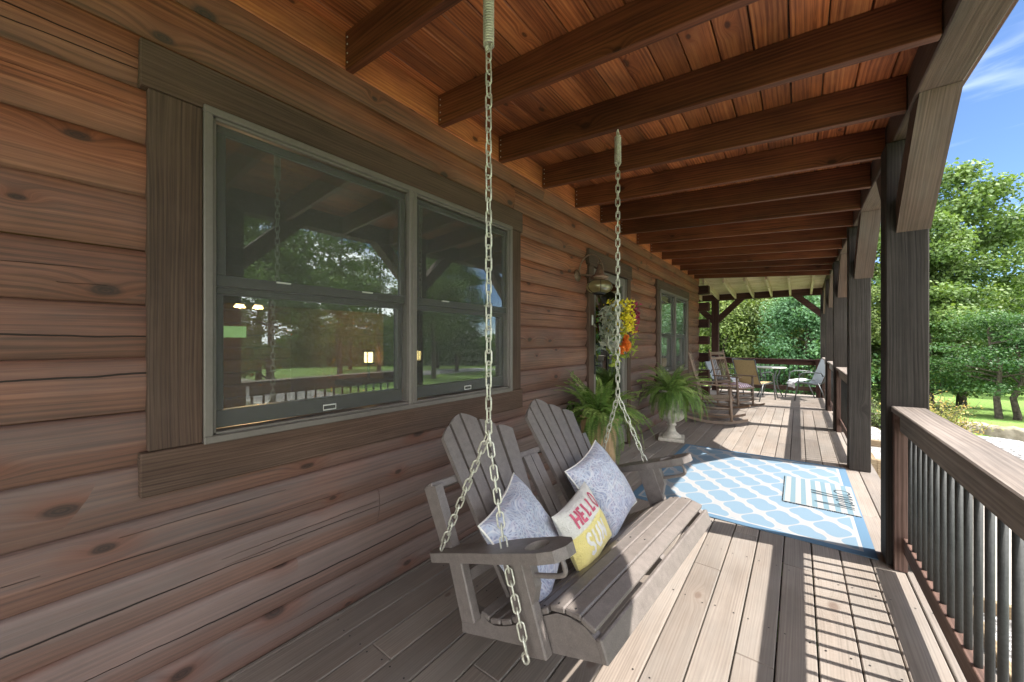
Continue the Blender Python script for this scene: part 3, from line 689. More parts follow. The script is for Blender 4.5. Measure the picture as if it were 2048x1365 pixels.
def under(m):
    for y in [-4+.61*k for k in range(26)]: m.box((-1.8, y-.02, -.23), (.6, y+.02, -.041), 0, .001)
    m.box((.60, -4.5, -.26), (.636, 9.3, -.042), 1, .002); m.box((-4.2, 11.86, -.26), (.6, 11.9, -.042), 0, .002); m.box((.60, 9.3, -.26), (.636, 11.9, -.042), 1, .002)
tag(part('porch_floor_frame', 'post', None, under), kind='structure')
# ================================================================ porch roof, joists, headers
roof = thing('porch_roof', (0, 4, 2.6), 'stained plank porch ceiling carried on dark joists and beams', 'roof')
def jz(x): return 2.700-(x+1.82)/(0.45+1.82)*.155     # joist underside
SL = math.atan(.155/2.27)
def slope_box(m, y0, y1, x0, x1, dz0, dz1, ax, bev=.003):
    V = lambda x, dz: (x, jz(x)+dz)
    Mx = Matrix(((1, 0, 0, 0), (0, 1, 0, 0), (-.155/2.27, 0, 1, jz(0)), (0, 0, 0, 1)))
    m.box((x0, y0, dz0), (x1, y1, dz1), ax, bev, Mx)
JY = [1.0+.605*(k-1)+(.0 if k < 3 else -.01) for k in range(-8, 16)]
JY[9] = 1.0
for i, y in enumerate(JY):
    if y > 9.35: continue
    part('joist', 'joist', roof, lambda m: slope_box(m, y-.0215, y+.0215, -1.792, .446, 0, .188, 0))
def nails(m):
    for y in JY:
        if not (.5 < y < 6): continue
        for z in (.03, .075, .12, .155):
            p = Vector((-1.77, y-.0216, jz(-1.77)+z)); m.tube([p, p+Vector((0, -.0025, 0))], .004, 6)
part('nail_heads', 'white', roof, nails)['kind'] = 'stuff'
def ceil(m):
    x = -1.86
    while x < .62:
        b = min(x+.139, .66); y = -4.6
        while y < 9.5:
            e = min(JY, key=lambda q: abs(q-(y+random.choice((1.83, 2.44, 3.05, 3.66))))) if y < 8 else 9.5
            e_ = min(e, 9.46)
            slope_box(m, y+.0008, e_-.0008, x+.0022, b-.0022, .189+random.uniform(0, .0015), .225, 1, .0035); y = e
        x += .1405
part('ceiling_boards', 'ceil', roof, ceil)
part('roof_slab', 'slab', roof, lambda m: (slope_box(m, -4.6, 9.47, -1.99, .64, .2265, .30, 1), ))
part('header_beam', 'brace', roof, lambda m: (m.box((.450, -4.6, 2.545), (.605, 3.255, 2.775), 1, .006), m.box((.451, 3.258, 2.545), (.604, 7.47, 2.776), 1, .006), m.box((.450, 7.473, 2.545), (.605, 9.40, 2.775), 1, .006)))
part('fascia_board', 'joist', roof, lambda m: m.box((.607, -4.6, 2.60), (.645, 9.45, 2.86), 1, .004))
# wrap-around corner with pale pine
ps = .165/2.05
def far_slope(m, x0, x1, y0, y1, dz0, dz1, ax):
    Mx = Matrix(((1, 0, 0, 0), (0, 1, 0, 0), (0, -ps, 1, 2.64+ps*9.45), (0, 0, 0, 1))); m.box((x0, y0, dz0), (x1, y1, dz1), ax, .003, Mx)
for x in (-4.0, -3.55, -3.1, -2.6, -2.15, -1.73, -1.33, -.93, -.54, -.16, .24):
    part('rafter', 'pine', roof, lambda m: far_slope(m, x-.02, x+.02, 9.46, 11.60, 0, .14, 1))
def farceil(m):
    y = 9.44
    while y < 11.8: far_slope(m, -4.3, .66, y+.001, y+.139, .141, .165, 0); y += .14
part('far_ceiling_boards', 'pine', roof, farceil)
part('far_roof_slab', 'slab', roof, lambda m: far_slope(m, -4.3, .66, 9.46, 11.85, .167, .24, 0))
part('far_header_beam', 'logend', roof, lambda m: (m.box((-4.3, 11.53, 2.455), (.449, 11.69, 2.66), 0, .006), m.box((.452, 9.403, 2.545), (.60, 11.70, 2.70), 1, .006)))
# ---- posts and braces (along Y)
PX = (.418, .598)
names = {-1.055: 'dark square post behind the viewer beyond the swing', 1.055: 'dark square post beside the near railing end', 3.165: 'nearest tall weathered post with the big knot beside the near handrail',
         5.27: 'second weathered post standing at the rug corner', 7.38: 'third post where the far porch railing starts', 9.49: 'fourth slim looking post before the far corner', 11.56: 'farthest corner post beside the grey sling chair'}
for y, lb in names.items():
    t = thing('porch_post', (.508, y+.09, 0), lb, 'post', 'square posts along the porch edge')
    w_ = .18 if y != 5.27 else .172
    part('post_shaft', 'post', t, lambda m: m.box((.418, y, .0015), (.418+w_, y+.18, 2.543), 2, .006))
    for sgn in (-1, 1):
        if y > 11 and sgn > 0: continue
        f = y if sgn < 0 else y+.18
        poly = [(f, 2.06), (f+sgn*.47, 2.543), (f+sgn*.66, 2.543), (f, 1.905+.0)] if False else [(f, 1.995), (f+sgn*.545, 2.543), (f+sgn*.35, 2.543), (f, 2.19)]
        part('knee_brace', 'brace', t, lambda m: m.prism(poly, 0, .462, .603, 1))
    if abs(y-11.56) < .1: part('knee_brace', 'logend', t, lambda m: m.prism([(.417, 1.92), (-.12, 2.453), (.07, 2.453), (.417, 2.11)], 1, y+.02, y+.14, 0))
t = thing('porch_post', (-1.82, 11.62, 0), 'dark post at the far railing behind the rocking chair', 'post', 'square posts along the porch edge')
part('post_shaft', 'logend', t, lambda m: m.box((-1.905, 11.54, .002), (-1.735, 11.70, 2.453), 2, .006))
for sg in (-1, 1):
    f = -1.82+sg*.086
    part('knee_brace', 'logend', t, lambda m: m.prism([(f, 1.84), (f+sg*.60, 2.453), (f+sg*.40, 2.453), (f, 2.05)], 1, 11.55, 11.67, 0))
# ---- railings
def railing(x0, y0, y1, label, xin=.0, stub=(True, True)):
    t = thing('porch_railing', (.50, (y0+y1)/2, 0), label, 'railing', 'porch railing bays')
    part('top_rail', 'rail', t, lambda m: (m.box((.44, y0+.002, .925), (.585, y1-.002, .963), 1, .005), m.box((.470, y0+.09, .822), (.508, y1-.05, .9235), 1, .003)))
    part('bottom_rail', 'redwood', t, lambda m: m.box((.484, y0+.092, .115), (.522, y1-.052, .205), 1, .003))
    if stub[1]: part('rail_post', 'redwood', t, lambda m: m.box((.447, y1-.045, .002), (.505, y1-.003, .923), 2, .003))
    if stub[0]: part('rail_post', 'redwood', t, lambda m: m.box((.447, y0+.003, .002), (.505, y0+.045, .923), 2, .003))
    n = int((y1-y0-.12)/.1); 
    for k in range(n):
        y = y1-.12-.1*k
        if y < y0+.1: break
        part('baluster', 'bal', t, lambda m: m.tube([(.503, y, .2), (.503, y, .83)], .0115, 10))
    return t
railing(0, 1.235, 3.165, 'near handrail with metal tube balusters in the right foreground')
railing(0, -.875, 1.055, 'handrail bay beside the viewer right of the camera')
railing(0, 5.45, 7.38, 'middle handrail bay between the second and third posts')
railing(0, 7.56, 9.49, 'handrail bay between the third and fourth posts')
railing(0, 9.67, 11.56, 'last handrail bay before the far porch corner')
t = thing('porch_railing', (-.7, 11.61, 0), 'far cross railing with thin dark balusters in front of the woods', 'railing', 'porch railing bays')
part('top_rail', 'logend', t, lambda m: (m.box((-4.2, 11.54, .865), (.417, 11.68, .905), 0, .005), m.box((-4.2, 11.60, .76), (.417, 11.64, .8635), 0, .003)))
part('bottom_rail', 'redwood', t, lambda m: m.box((-4.2, 11.60, .13), (.417, 11.64, .235), 0, .003))
part('rail_post', 'logend', t, lambda m: m.box((.33, 11.45, .003), (.41, 11.53, .92), 2, .004))
for k in range(46):
    x = .30-.098*k
    if -1.91 < x < -1.73: continue
    part('baluster', 'black', t, lambda m: m.tube([(x, 11.62, .23), (x, 11.62, .77)], .0095, 6))
# ---- timber edging, planter, stone curb
t = thing('timber_planter', (.9, 6.8, -.45), 'raised timber planter box filled with gravel beside the deck', 'planter')
part('timber_side', 'timber', t, lambda m: (m.box((.70, 6.5, -.5), (.78, 9.0, -.14), 1), m.box((.782, 6.5, -.5), (1.6, 6.57, -.14), 0), m.box((1.52, 6.58, -.5), (1.6, 9, -.14), 1), m.box((.784, 7.55, -.5), (1.51, 7.63, -.10), 0)))
part('gravel_fill', 'gravel', t, lambda m: m.box((.785, 6.58, -.5), (1.515, 9.0, -.19), 1))
t = thing('timber_edging', (.95, 3.2, -.45), 'timber garden edging board along the path below the near railing', 'edging')
part('edging_board', 'timber', t, lambda m: (m.box((.86, 0.4, -.48), (.90, 3.85, -.36), 1, .004), m.box((.905, 3.86, -.48), (2.6, 3.90, -.36), 0, .004)))
def curb(m):
    pts = [(1.2, 11.35), (2.28, 11.25), (2.8, 11.22), (3.25, 10.98), (4.5, 10.4), (7, 9.4)]
    def f(u, v):
        i = min(int(u*5), 4); q = u*5-i; a = Vector(pts[i]+(0,)); b = Vector(pts[i+1]+(0,)); p = a.lerp(b, q); n = Vector((-(b-a).y, (b-a).x, 0)).normalized()
        prof_ = [(-.16, -.2), (-.14, .1), (-.12, .2), (-.09, .225), (.12, .225), (.16, .18), (.16, -.2)]
        x = v*6; j = min(int(x), 5); e = x-j; o_ = prof_[j][0]*(1-e)+prof_[j+1][0]*e; z = prof_[j][1]*(1-e)+prof_[j+1][1]*e
        wob = .02*math.sin(u*37)+.015*math.sin(u*91+v*5); return tuple(p+n*(o_+wob))[:2]+(-.47+z+wob*.5,)
    m.grid(f, 60, 24, lambda u, v: (u*6, v))
tag(part('stone_curb', 'stoneblock', None, curb), 'long low mossy stone curb between the gravel and the lawn', 'stone curb')
for i, (x, y, s_, lb) in enumerate(((1.05, 9.6, .30, 'large flat pale rock behind the timber planter'), (1.6, 10.1, .22, 'smaller tan rock beside the shrub'), (.8, 9.35, .17, 'small grey rock next to the deck edge'))):
    def rock(m):
        ph = rng.uniform(0, 6, 6)
        def f(u, v):
            a = u*2*math.pi; b = (v-.5)*math.pi; r = s_*(1+.18*math.sin(2*a+ph[0])+.1*math.sin(5*a+ph[1]+b*3))
            return (x+r*math.cos(b)*math.cos(a)*1.3, y+r*math.cos(b)*math.sin(a), gz(x, y)+.03+s_*.5*math.sin(b)*(1+.15*math.sin(3*a+ph[2])))
        m.grid(f, 20, 10)
    o_ = part('garden_rock', 'stone', None, rock); tag(o_, lb, 'rock', 'rocks beside the deck')
# ================================================================ porch swing
O = Vector((-1.067, 1.03, .19)); ya = R(-4); ti = R(20.8)
SL_ = Vector((-math.sin(ya), math.cos(ya), 0)); FH = Vector((math.cos(ya), math.sin(ya), 0))
E1 = FH*math.cos(ti)+Vector((0, 0, math.sin(ti))); E2 = -FH*math.sin(ti)+Vector((0, 0, math.cos(ti)))
# local axes: x = a (forward along the tilted seat), y = L (along the swing), z = b (up from the seat)
SW = Matrix(((E1.x, SL_.x, E2.x, O.x), (E1.y, SL_.y, E2.y, O.y), (E1.z, SL_.z, E2.z, O.z), (0, 0, 0, 1)))
swing = thing('porch_swing', (-.8, 1.6, .2), 'brown grey slatted two seat porch swing hung on pale chains', 'swing')
def S(a, l, b): return SW @ Vector((a, l, b))
LEN = 1.20
seatprof = [(.66, -.012), (.655, .045), (.625, .083), (.575, .105), (.53, .112), (.47, .100), (.40, .08), (.33, .06), (.27, .048), (.21, .044), (.175, .052), (.14, .078), (.1, .088), (.02, .075), (0, .0)]
for l in (.056, LEN-.056, LEN/2):
    part('seat_rail', 'poly', swing, lambda m: m.prism([(a, b) for a, b in seatprof], 1, l-.018, l+.018, 0, SW))
def slat(m, a, b, ang, w_, l0, l1, th=.02):
    m.box((-w_/2+.0025, l0, 0), (w_/2-.0025, l1, th), 1, .004, SW @ Matrix.Translation((a, 0, b)) @ Matrix.Rotation(-R(ang), 4, 'Y'))
for a, b, ang, w_ in ((.630, .078, -38, .056), (.588, .103, -18, .060), (.532, .113, -5, .061), (.467, .101, 13, .061), (.402, .083, 16, .061), (.338, .065, 14, .060), (.275, .051, 9, .058), (.213, .047, 2, .056), (.158, .062, -24, .048)):
    part('seat_slat', 'poly', swing, lambda m: slat(m, a, b, ang, w_, .038, LEN-.038))
part('front_apron', 'poly', swing, lambda m: m.box((.654, .034, -.014), (.675, LEN-.034, .056), 1, .005, SW))
def screws(m):
    for l in (.056, .6, 1.144):
        for a, b in ((.594, .1215), (.532, .1335), (.467, .1215), (.402, .1035)):
            p = S(a, l, b); m.tube([p, p+E2*.0015], .004, 8)
part('screw_heads', 'black', swing, screws)
# posts under the arms, arms
def hole_arm(m, l, sgn):
    """arm board with a cup-holder hole near the front, in local (a, L) plane"""
    out = [(0, -.035), (.03, -.055), (.30, -.058), (.40, -.062), (.60, -.062), (.655, -.048), (.68, -.01), (.68, .03), (.655, .06), (.60, .072), (.45, .068), (.33, .045), (.12, .03), (.03, .03), (0, .01)]
    out = [(a, l+sgn*q) for a, q in out]; c = (.555, l+sgn*.004); r = .043; n = 40
    def ray(t):
        d = (math.cos(t), math.sin(t)); best = 1e9
        for i in range(len(out)):
            x1, y1 = out[i]; x2, y2 = out[(i+1) % len(out)]; ex, ey = x2-x1, y2-y1; det = d[0]*(-ey)+ex*d[1]
            if abs(det) < 1e-9: continue
            bx, by = x1-c[0], y1-c[1]; s1 = (bx*(-ey)+ex*by)/det; s2 = (d[0]*by-d[1]*bx)/det
            if s1 > 0 and -1e-6 <= s2 <= 1+1e-6: best = min(best, s1)
        return (c[0]+d[0]*best, c[1]+d[1]*best)
    ts = sorted([2*math.pi*k/n for k in range(n)]+[math.atan2(q[1]-c[1], q[0]-c[0]) % (2*math.pi) for q in out]); n = len(ts)
    V = []
    for b, rr in ((.33, r), (.33, None), (.296, None), (.296, r)):
        for t in ts:
            q = (c[0]+rr*math.cos(t), c[1]+rr*math.sin(t)) if rr else ray(t); V.append((q[0], q[1], b))
    F = []; U = []
    for j in range(4):
        for k in range(n):
            f = [j*n+k, j*n+(k+1) % n, ((j+1) % 4)*n+(k+1) % n, ((j+1) % 4)*n+k]; F.append(f); U.append([(V[i][0], V[i][1]+V[i][2]) for i in f])
    m.add(V, F, U, None, False, SW)
for l, sgn in ((.0, 1), (LEN, -1)):
    ls = l+sgn*.018
    o_ = part('armrest', 'poly', swing, lambda m: hole_arm(m, l, sgn))
    def cupring(m):
        P = []
        for k in range(24):
            t = 2*math.pi*k/24; ca, sa_ = math.cos(t), math.sin(t)
            P.append(S(.545+.085*math.copysign(abs(ca)**.5, ca), ls, .262+.03*math.copysign(abs(sa_)**.5, sa_)))
        m.tube(P, .0085, 8, True)
    part('cup_holder', 'poly', o_, cupring)
    part('arm_bracket', 'poly', o_, lambda m: m.prism([(.47, .15), (.50, .20), (.50, .296), (.40, .296), (.44, .15)], 1, ls-.016, ls+.016, 0, SW))
    part('front_leg', 'poly', swing, lambda m: m.box((.372, ls-.019, -.012), (.468, ls+.019, .295), 2, .005, SW))
    part('rear_leg', 'poly', swing, lambda m: m.box((.062, l+sgn*.018-.019, .06), (.142, l+sgn*.018+.019, .295), 2, .005, SW))
# backrest
A_ = Vector((.17, 0, .08)); B_ = Vector((0, 0, .84)); vd = (B_-A_).normalized(); nd = Vector((vd.z, 0, -vd.x))
BK = SW @ Matrix(((vd.x, 0, nd.x, A_.x), (vd.y, 1, nd.y, 0), (vd.z, 0, nd.z, A_.z), (0, 0, 0, 1)))   # local x=t up the back, y=L, z=out of the back
near = [((.122, .184), (.150, .206), .688, .740), ((.196, .262), (.213, .262), .745, .785), ((.273, .362), (.270, .325), .787, .743),
        ((.376, .470), (.333, .384), .733, .694), ((.488, .584), (.392, .446), .683, .647)]
near = [((.120, .184), (.155, .210), .683, .738), ((.192, .264), (.215, .270), .744, .784), ((.272, .364), (.275, .334), .786, .744), ((.375, .470), (.339, .396), .736, .696), ((.485, .582), (.401, .458), .684, .648)]
def fan(off, bn):
    for top, bot, h0, h1 in near:
        def f(m):
            a0, a1 = top[0]+off+.003, top[1]+off-.003; b0, b1 = bot[0]+off+.002, bot[1]+off-.002
            k = (h1-h0)/5; T = [(h0+k*i+.006*math.sin(math.pi*i/5), a0+(a1-a0)*i/5) for i in range(6)]
            poly = [(.0, b0), (.0, b1)]+T[::-1]
            m.prism(poly, 2, 0, .021, 0, BK)
        part('back_slat', 'poly', bn, f)
bk = part('backrest', 'poly', swing, lambda m: (m.box((.485, 0.0, -.05), (.518, LEN, -.004), 1, .004, BK), m.box((.12, .0, -.045), (.16, LEN, -.003), 1, .004, BK)))
fan(0, bk); fan(.607, bk)
for a, b in ((.567, .622), (.626, .683)): part('back_slat', 'poly', bk, lambda m: m.prism([(.0, a+.01), (.0, b-.004 if b > .65 else b), (.485, b), (.485, a)], 2, 0, .02, 0, BK))
for l in (.015, LEN-.015):
    part('back_support', 'poly', swing, lambda m: m.prism([(.005, .57), (.085, .57), (.115, .31), (.045, .31)], 1, l-.019, l+.019, 1, SW))
# chains
def link_pts(c, t, n_, Ln, wd):
    P = []
    hs = (Ln-wd)/2
    for k in range(14):
        a = 2*math.pi*k/14; P.append(c+t*(math.copysign(hs, math.cos(a))*(1 if abs(math.cos(a)) > .2 else 0)+math.cos(a)*wd/2)+n_*math.sin(a)*wd/2)
    return P
def chain(m, A, B, pitch=.0415, sag=0):
    A = Vector(A); B = Vector(B); n = max(1, round((B-A).length/pitch)); t = (B-A).normalized()
    u = t.cross(Vector((.3, .9, .1))).normalized(); v = t.cross(u)
    for i in range(n):
        c = A.lerp(B, (i+.5)/n); an = i*R(90)+R(25)+random.uniform(-.2, .2)
        m.tube(link_pts(c, t, u*math.cos(an)+v*math.sin(an), .0545, .0235), .0033, 6, True)
def spring(m, p, z0, z1, r=.0175):
    turns = int((z1-z0)/.0092); P = []
    for k in range(turns*12+1): a = 2*math.pi*k/12; P.append((p[0]+r*math.cos(a), p[1]+r*math.sin(a), z0+(z1-z0)*k/(turns*12)))
    m.tube(P, .0034, 6)
for (cx, cy, ls, zt) in ((-.885, 1.02, -.03, 2.40), (-.872, 2.2, LEN+.03, 2.42)):
    zj = 1.02; zk = jz(cx)
    part('hanging_chain', 'chain', swing, lambda m: chain(m, (cx, cy, zj), (cx, cy, zt)))
    part('spring', 'chain', swing, lambda m: (spring(m, (cx, cy), zt+.01, zk-.045), m.tube([(cx+.014*math.cos(a*.5), cy, zt+.004+.014*math.sin(a*.5)) for a in range(13)], .0035, 6, True),
                                               m.tube([(cx, cy+.016*math.cos(a*.5), zk-.025+.016*math.sin(a*.5)) for a in range(13)], .0035, 6, True), m.tube([(cx, cy, zk-.012), (cx, cy, zk+.02)], .004, 6)))
    fr = S(.42, ls, .022); rr = S(.075, ls, .335 if ls < 0 else .33)
    part('chain_bridle', 'chain', swing, lambda m: (chain(m, (cx, cy, zj), S(.415, ls+(.018 if ls < 0 else -.018), .32)), chain(m, S(.415, ls+(.014 if ls < 0 else -.014), .30), fr), chain(m, (cx, cy, zj), rr),
         m.tube([fr+Vector((.012*math.cos(a*.5), -.006, -.012+.016*math.sin(a*.5))) for a in range(13)], .0045, 6, True)))
# ---- pillows
def pillow(name, mat, C, X, Y, W, Hh, T, label, cat, uv0=(0, 0), piping=None, slump=0):
    X = X.normalized(); Z = X.cross(Y).normalized(); Y = Z.cross(X)
    t = thing(name, C, label, cat)
    def pt(u, v, side):
        a, b = 2*u-1, 2*v-1; e = (1-a*a)*(1-b*b)
        k = 1-.11*(1-a*a)*b*b; k2 = 1-.11*(1-b*b)*a*a
        x = a*W/2*k2; y = b*Hh/2*k; th = T/2*max(0, e)**.42*(1+.05*math.sin(9*a+3)*math.sin(7*b)+.04*math.sin(17*b+a*5)*(1-abs(a)))
        q = Vector(C)+X*x+Y*y+Z*(side*th); return q-Vector((0, 0, slump*(1-b)*abs(a)*.0))
    def f(m):
        n = 28
        m.grid(lambda u, v: pt(u, v, 1), n, n, lambda u, v: (u*W+uv0[0], v*Hh+uv0[1]), rnd=(.5, .5)); m.grid(lambda u, v: pt(u, v, -1), n, n, lambda u, v: (u*W+uv0[0]+.3, v*Hh+uv0[1]), flip=True, rnd=(.5, .5))
    part('pillow_cover', mat, t, f)
    if piping:
        P = [pt(k/16, 0, 1) for k in range(16)]+[pt(1, k/16, 1) for k in range(16)]+[pt(1-k/16, 1, 1) for k in range(16)]+[pt(0, 1-k/16, 1) for k in range(16)]
        part('piping', piping, t, lambda m: m.tube(P, .0042, 6, True))
    return t, pt
def basis(rot, lean, yaw=0):
    """pillow X (along swing), Y (up the back); lean = extra degrees from BK plane; rot in-plane; yaw about vertical"""
    nrm = (BK.to_3x3() @ Vector((0, 0, 1))).normalized(); up = (BK.to_3x3() @ Vector((1, 0, 0))).normalized(); al = SL_.copy()
    ql = Matrix.Rotation(R(lean), 3, al); up = ql @ up; nrm = ql @ nrm
    qy = Matrix.Rotation(R(yaw), 3, Vector((0, 0, 1))); up = qy @ up; al = qy @ al; nrm = qy @ nrm
    qr = Matrix.Rotation(R(rot), 3, nrm); return qr @ al, qr @ up
X_, Y_ = basis(10, 0, 17)
pillow('paisley_pillow', 'paisley', S(.29, .225, .275), X_, Y_, .40, .40, .18, 'lilac paisley pillow with white piping leaning behind the near swing armrest', 'pillow', (0, 0), 'cream')
X_, Y_ = basis(12, 0, 0)
pillow('paisley_pillow', 'paisley', S(.30, .87, .29), X_, Y_, .40, .40, .18, 'blue paisley pillow with white piping at the far end of the swing seat', 'pillow', (.37, .21), 'cream')
X_, Y_ = basis(8, 6, 4)
HW, HH = .34, .27
tH, pH = pillow('hello_cushion', 'hello', S(.40, .475, .225), X_, Y_, HW, HH, .12, 'small white and yellow cushion reading HELLO between the paisley pillows', 'cushion', (0, 0))
def stroke(m, pts, wd, mapf, closed=False):
    P = [Vector((p[0], p[1])) for p in pts]
    if closed: P.append(P[0])
    dense = []
    for a, b in zip(P, P[1:]):
        k = max(1, int((b-a).length/.012)); dense += [a.lerp(b, i/k) for i in range(k)]
    dense.append(P[-1]); V = []
    for i, p in enumerate(dense):
        a = dense[max(0, i-1)]; b = dense[min(len(dense)-1, i+1)]
        if closed and i in (0, len(dense)-1): a, b = dense[-2], dense[1]
        t_ = (b-a).normalized(); nn = Vector((-t_.y, t_.x))
        for s_ in (-1, -.33, .33, 1): q = p+nn*wd/2*s_; V.append(mapf(q.x, q.y))
    F = [[i*4+j, i*4+j+1, (i+1)*4+j+1, (i+1)*4+j] for i in range(len(dense)-1) for j in range(3)]
    m.add(V, F, [[(0, 0)]*4]*len(F))
def onpillow(x, y, d=.0022):
    u, v = x/HW, y/HH; p = pH(u, v, 1); du = pH(u+.01, v, 1)-pH(u-.01, v, 1); dv = pH(u, v+.01, 1)-pH(u, v-.01, 1); return tuple(p+du.cross(dv).normalized()*d)
GL = {'H': [[(0, 0), (0, 1)], [(1, 0), (1, 1)], [(0, .5), (1, .5)]], 'E': [[(.9, .08), (.08, .08), (.08, .92), (.9, .92)], [(.08, .5), (.8, .5)]], 'L': [[(.1, 1), (.1, .1), (.95, .1)]],
      'S': [[(.95, .85), (.6, .97), (.2, .92), (.06, .72), (.3, .55), (.75, .44), (.94, .25), (.75, .06), (.35, .03), (.05, .15)]], 'U': [[(.05, 1), (.05, .3), (.25, .06), (.75, .06), (.95, .3), (.95, 1)]],
      'N': [[(.05, 0), (.05, 1), (.95, 0), (.95, 1)]]}
def word(m, txt, x, y, cw, chh, gap, wd):
    for ch in txt:
        if ch == 'O': stroke(m, [(x+cw/2+cw/2*math.cos(a*.3927), y+chh/2+chh/2*math.sin(a*.3927)) for a in range(16)], wd*.75, onpillow, True)
        else:
            for st in GL[ch]: stroke(m, [(x+a*cw, y+b*chh) for a, b in st], wd, onpillow)
        x += cw+gap
part('lettering', 'pink', tH, lambda m: word(m, 'HELLO', .070, .172, .030, .068, .015, .014))
part('lettering', 'cream', tH, lambda m: word(m, 'SUN', .075, .056, .038, .078, .020, .016))
# ================================================================ rug and mat
rug = MB(); rc = (-.389, 4.24)
rug.grid(lambda u, v: (rc[0]-.78+1.56*u, rc[1]-1.04+2.08*v, .0065+.0012*math.sin(u*7+v*3)), 24, 30, lambda u, v: (-.78+1.56*u, -1.04+2.08*v), rnd=(.5, .5))
rug.box((rc[0]-.78, rc[1]-1.04, .0012), (rc[0]+.78, rc[1]+1.04, .0050), 1, .001)
tag(rug.build('trellis_rug', 'rug', root=(rc[0], rc[1], 0)), 'large light blue trellis rug lying on the deck boards', 'rug')
dm = thing('doormat', (.14, 4.24, .008), 'small blue and cream striped doormat with script hello on the rug', 'doormat')
part('mat_body', 'mat', dm, lambda m: (m.box((-.105, 3.878, .0085), (.382, 4.60, .0150), 1, .002)))
def mpt(m_):
    # text runs along +Y, letter tops towards -X
    def f(x, y): return (.355-y*1.05, 3.99+x*1.25, .0160)
    def cur(p): 
        out = []
        for i in range(len(p)-1):
            a, b, c, d = p[max(0, i-1)], p[i], p[i+1], p[min(len(p)-1, i+2)]
            for k in range(6):
                t = k/6; out.append(tuple(.5*((2*b[j])+(-a[j]+c[j])*t+(2*a[j]-5*b[j]+4*c[j]-d[j])*t*t+(-a[j]+3*b[j]-3*c[j]+d[j])*t**3) for j in (0, 1)))
        return out+[p[-1]]
    W = .0125
    stroke(m_, cur([(0, 0), (.01, .12), (.03, .235), (.035, .12), (.03, 0), (.045, .07), (.065, .09), (.075, .05), (.08, 0), (.10, .01), (.13, .045), (.15, .085), (.125, .095), (.11, .05), (.125, .005),
                    (.16, .03), (.19, .16), (.205, .24), (.19, .235), (.18, .10), (.19, .0), (.21, .03), (.235, .16), (.255, .24), (.24, .235), (.228, .1), (.24, .0), (.27, .02)]), W, f)
    stroke(m_, [(.315+.045*math.cos(a*.3927), .05+.048*math.sin(a*.3927)) for a in range(16)], W, f, True)
part('lettering', 'ink', dm, mpt)
def fringe(m):
    for k in range(150): y = 3.878+random.random()*.722; m.box((-.108-random.random()*.004, y, .008), (-.104, y+.004, .0135), 1, .0005)
    for k in range(110): x = -.105+random.random()*.487; m.box((x, 3.872-random.random()*.004, .008), (x+.004, 3.879, .0135), 0, .0005)
part('mat_edge', 'ink', dm, fringe)
# ================================================================ ferns and planters
def fern_obj(parent, C, Rr, nfr, lmin, lmax, seed, rise=1.0):
    rd = random.Random(seed); lf = MB(); st = MB()
    for i in range(nfr):
        az = rd.uniform(0, 2*math.pi); ln = rd.uniform(lmin, lmax); el = R(rd.uniform(8, 86))*rise; droop = rd.uniform(1.9, 3.3)*(1.15-el/2.1)
        p = Vector(C)+Vector((math.cos(az), math.sin(az), 0))*rd.uniform(.0, Rr); seg = 22; pts = [p.copy()]; e = el
        for k in range(seg):
            p = p+Vector((math.cos(az)*math.cos(e), math.sin(az)*math.cos(e), math.sin(e)))*ln/seg; e -= droop/seg; e = max(e, -1.45); pts.append(p.copy())
            az += rd.uniform(-.03, .03)
        pts = [q if (q.x > -1.775) else Vector((-1.775+rd.random()*.02, q.y, q.z)) for q in pts]
        st.tube(pts, [.0018*(1-.7*k/seg)+.0004 for k in range(seg+1)], 3, rnd=(rd.random(), 0))
        rr = (rd.random(), rd.random()); npn = int(ln/.0145)
        for k in range(2, npn):
            t = k/npn; x = t*seg; j = min(int(x), seg-1); q = pts[j].lerp(pts[j+1], x-j); td = (pts[j+1]-pts[j]); 
            if td.length < 1e-6: continue
            td.normalize(); sd_ = td.cross(Vector((0, 0, 1)))
            if sd_.length < .05: sd_ = Vector((math.sin(az), -math.cos(az), 0))
            sd_.normalize(); up = sd_.cross(td)
            L_ = .054*math.sin(math.pi*min(1, .12+t*.88)**.75)**.8*(ln/.5)**.5+.004
            for s_ in (-1, 1):
                dr_ = (sd_*s_+td*.22+up*rd.uniform(-.3, .1)).normalized(); wv = td*.0056
                a = q; b = q+dr_*L_*.5+wv-up*.001; c = q+dr_*L_-Vector((0, 0, L_*.18)); d = q+dr_*L_*.5-wv
                lf.add([a, b, c, d], [[0, 1, 2, 3]], [[(0, 0), (1, 0), (1, 1), (0, 1)]], rr)
    st.build('stems', 'rib', parent); return lf.build('fronds', 'fern', parent)
pt1 = thing('planter_pot', (-1.49, 3.30, 0), 'tall tan ribbed planter pot with a fern behind the swing', 'planter', 'potted fern planters')
part('pot_body', 'tanpot', pt1, lambda m: m.lathe([(.001, .002), (.12, .002), (.125, .02), (.13, .1), (.145, .25), (.152, .45), (.168, .58), (.182, .64), (.18, .655), (.165, .655), (.162, .60), (.001, .60)], (-1.49, 3.30, 0), 96, (24, .03, .62, .035)))
part('soil', 'soil', pt1, lambda m: m.lathe([(.16, .61), (.001, .63)], (-1.49, 3.30, 0), 24))
f1 = thing('fern_plant', (-1.49, 3.30, .62), 'large green fern in the tan pot behind the swing', 'fern', 'potted ferns'); fern_obj(f1, (-1.49, 3.30, .63), .08, 120, .36, .60, 3)
ux, uy = -1.385, 5.42
pt2 = thing('urn_planter', (ux, uy, 0), 'pale cast stone urn on a square plinth holding the second fern', 'urn', 'potted fern planters')
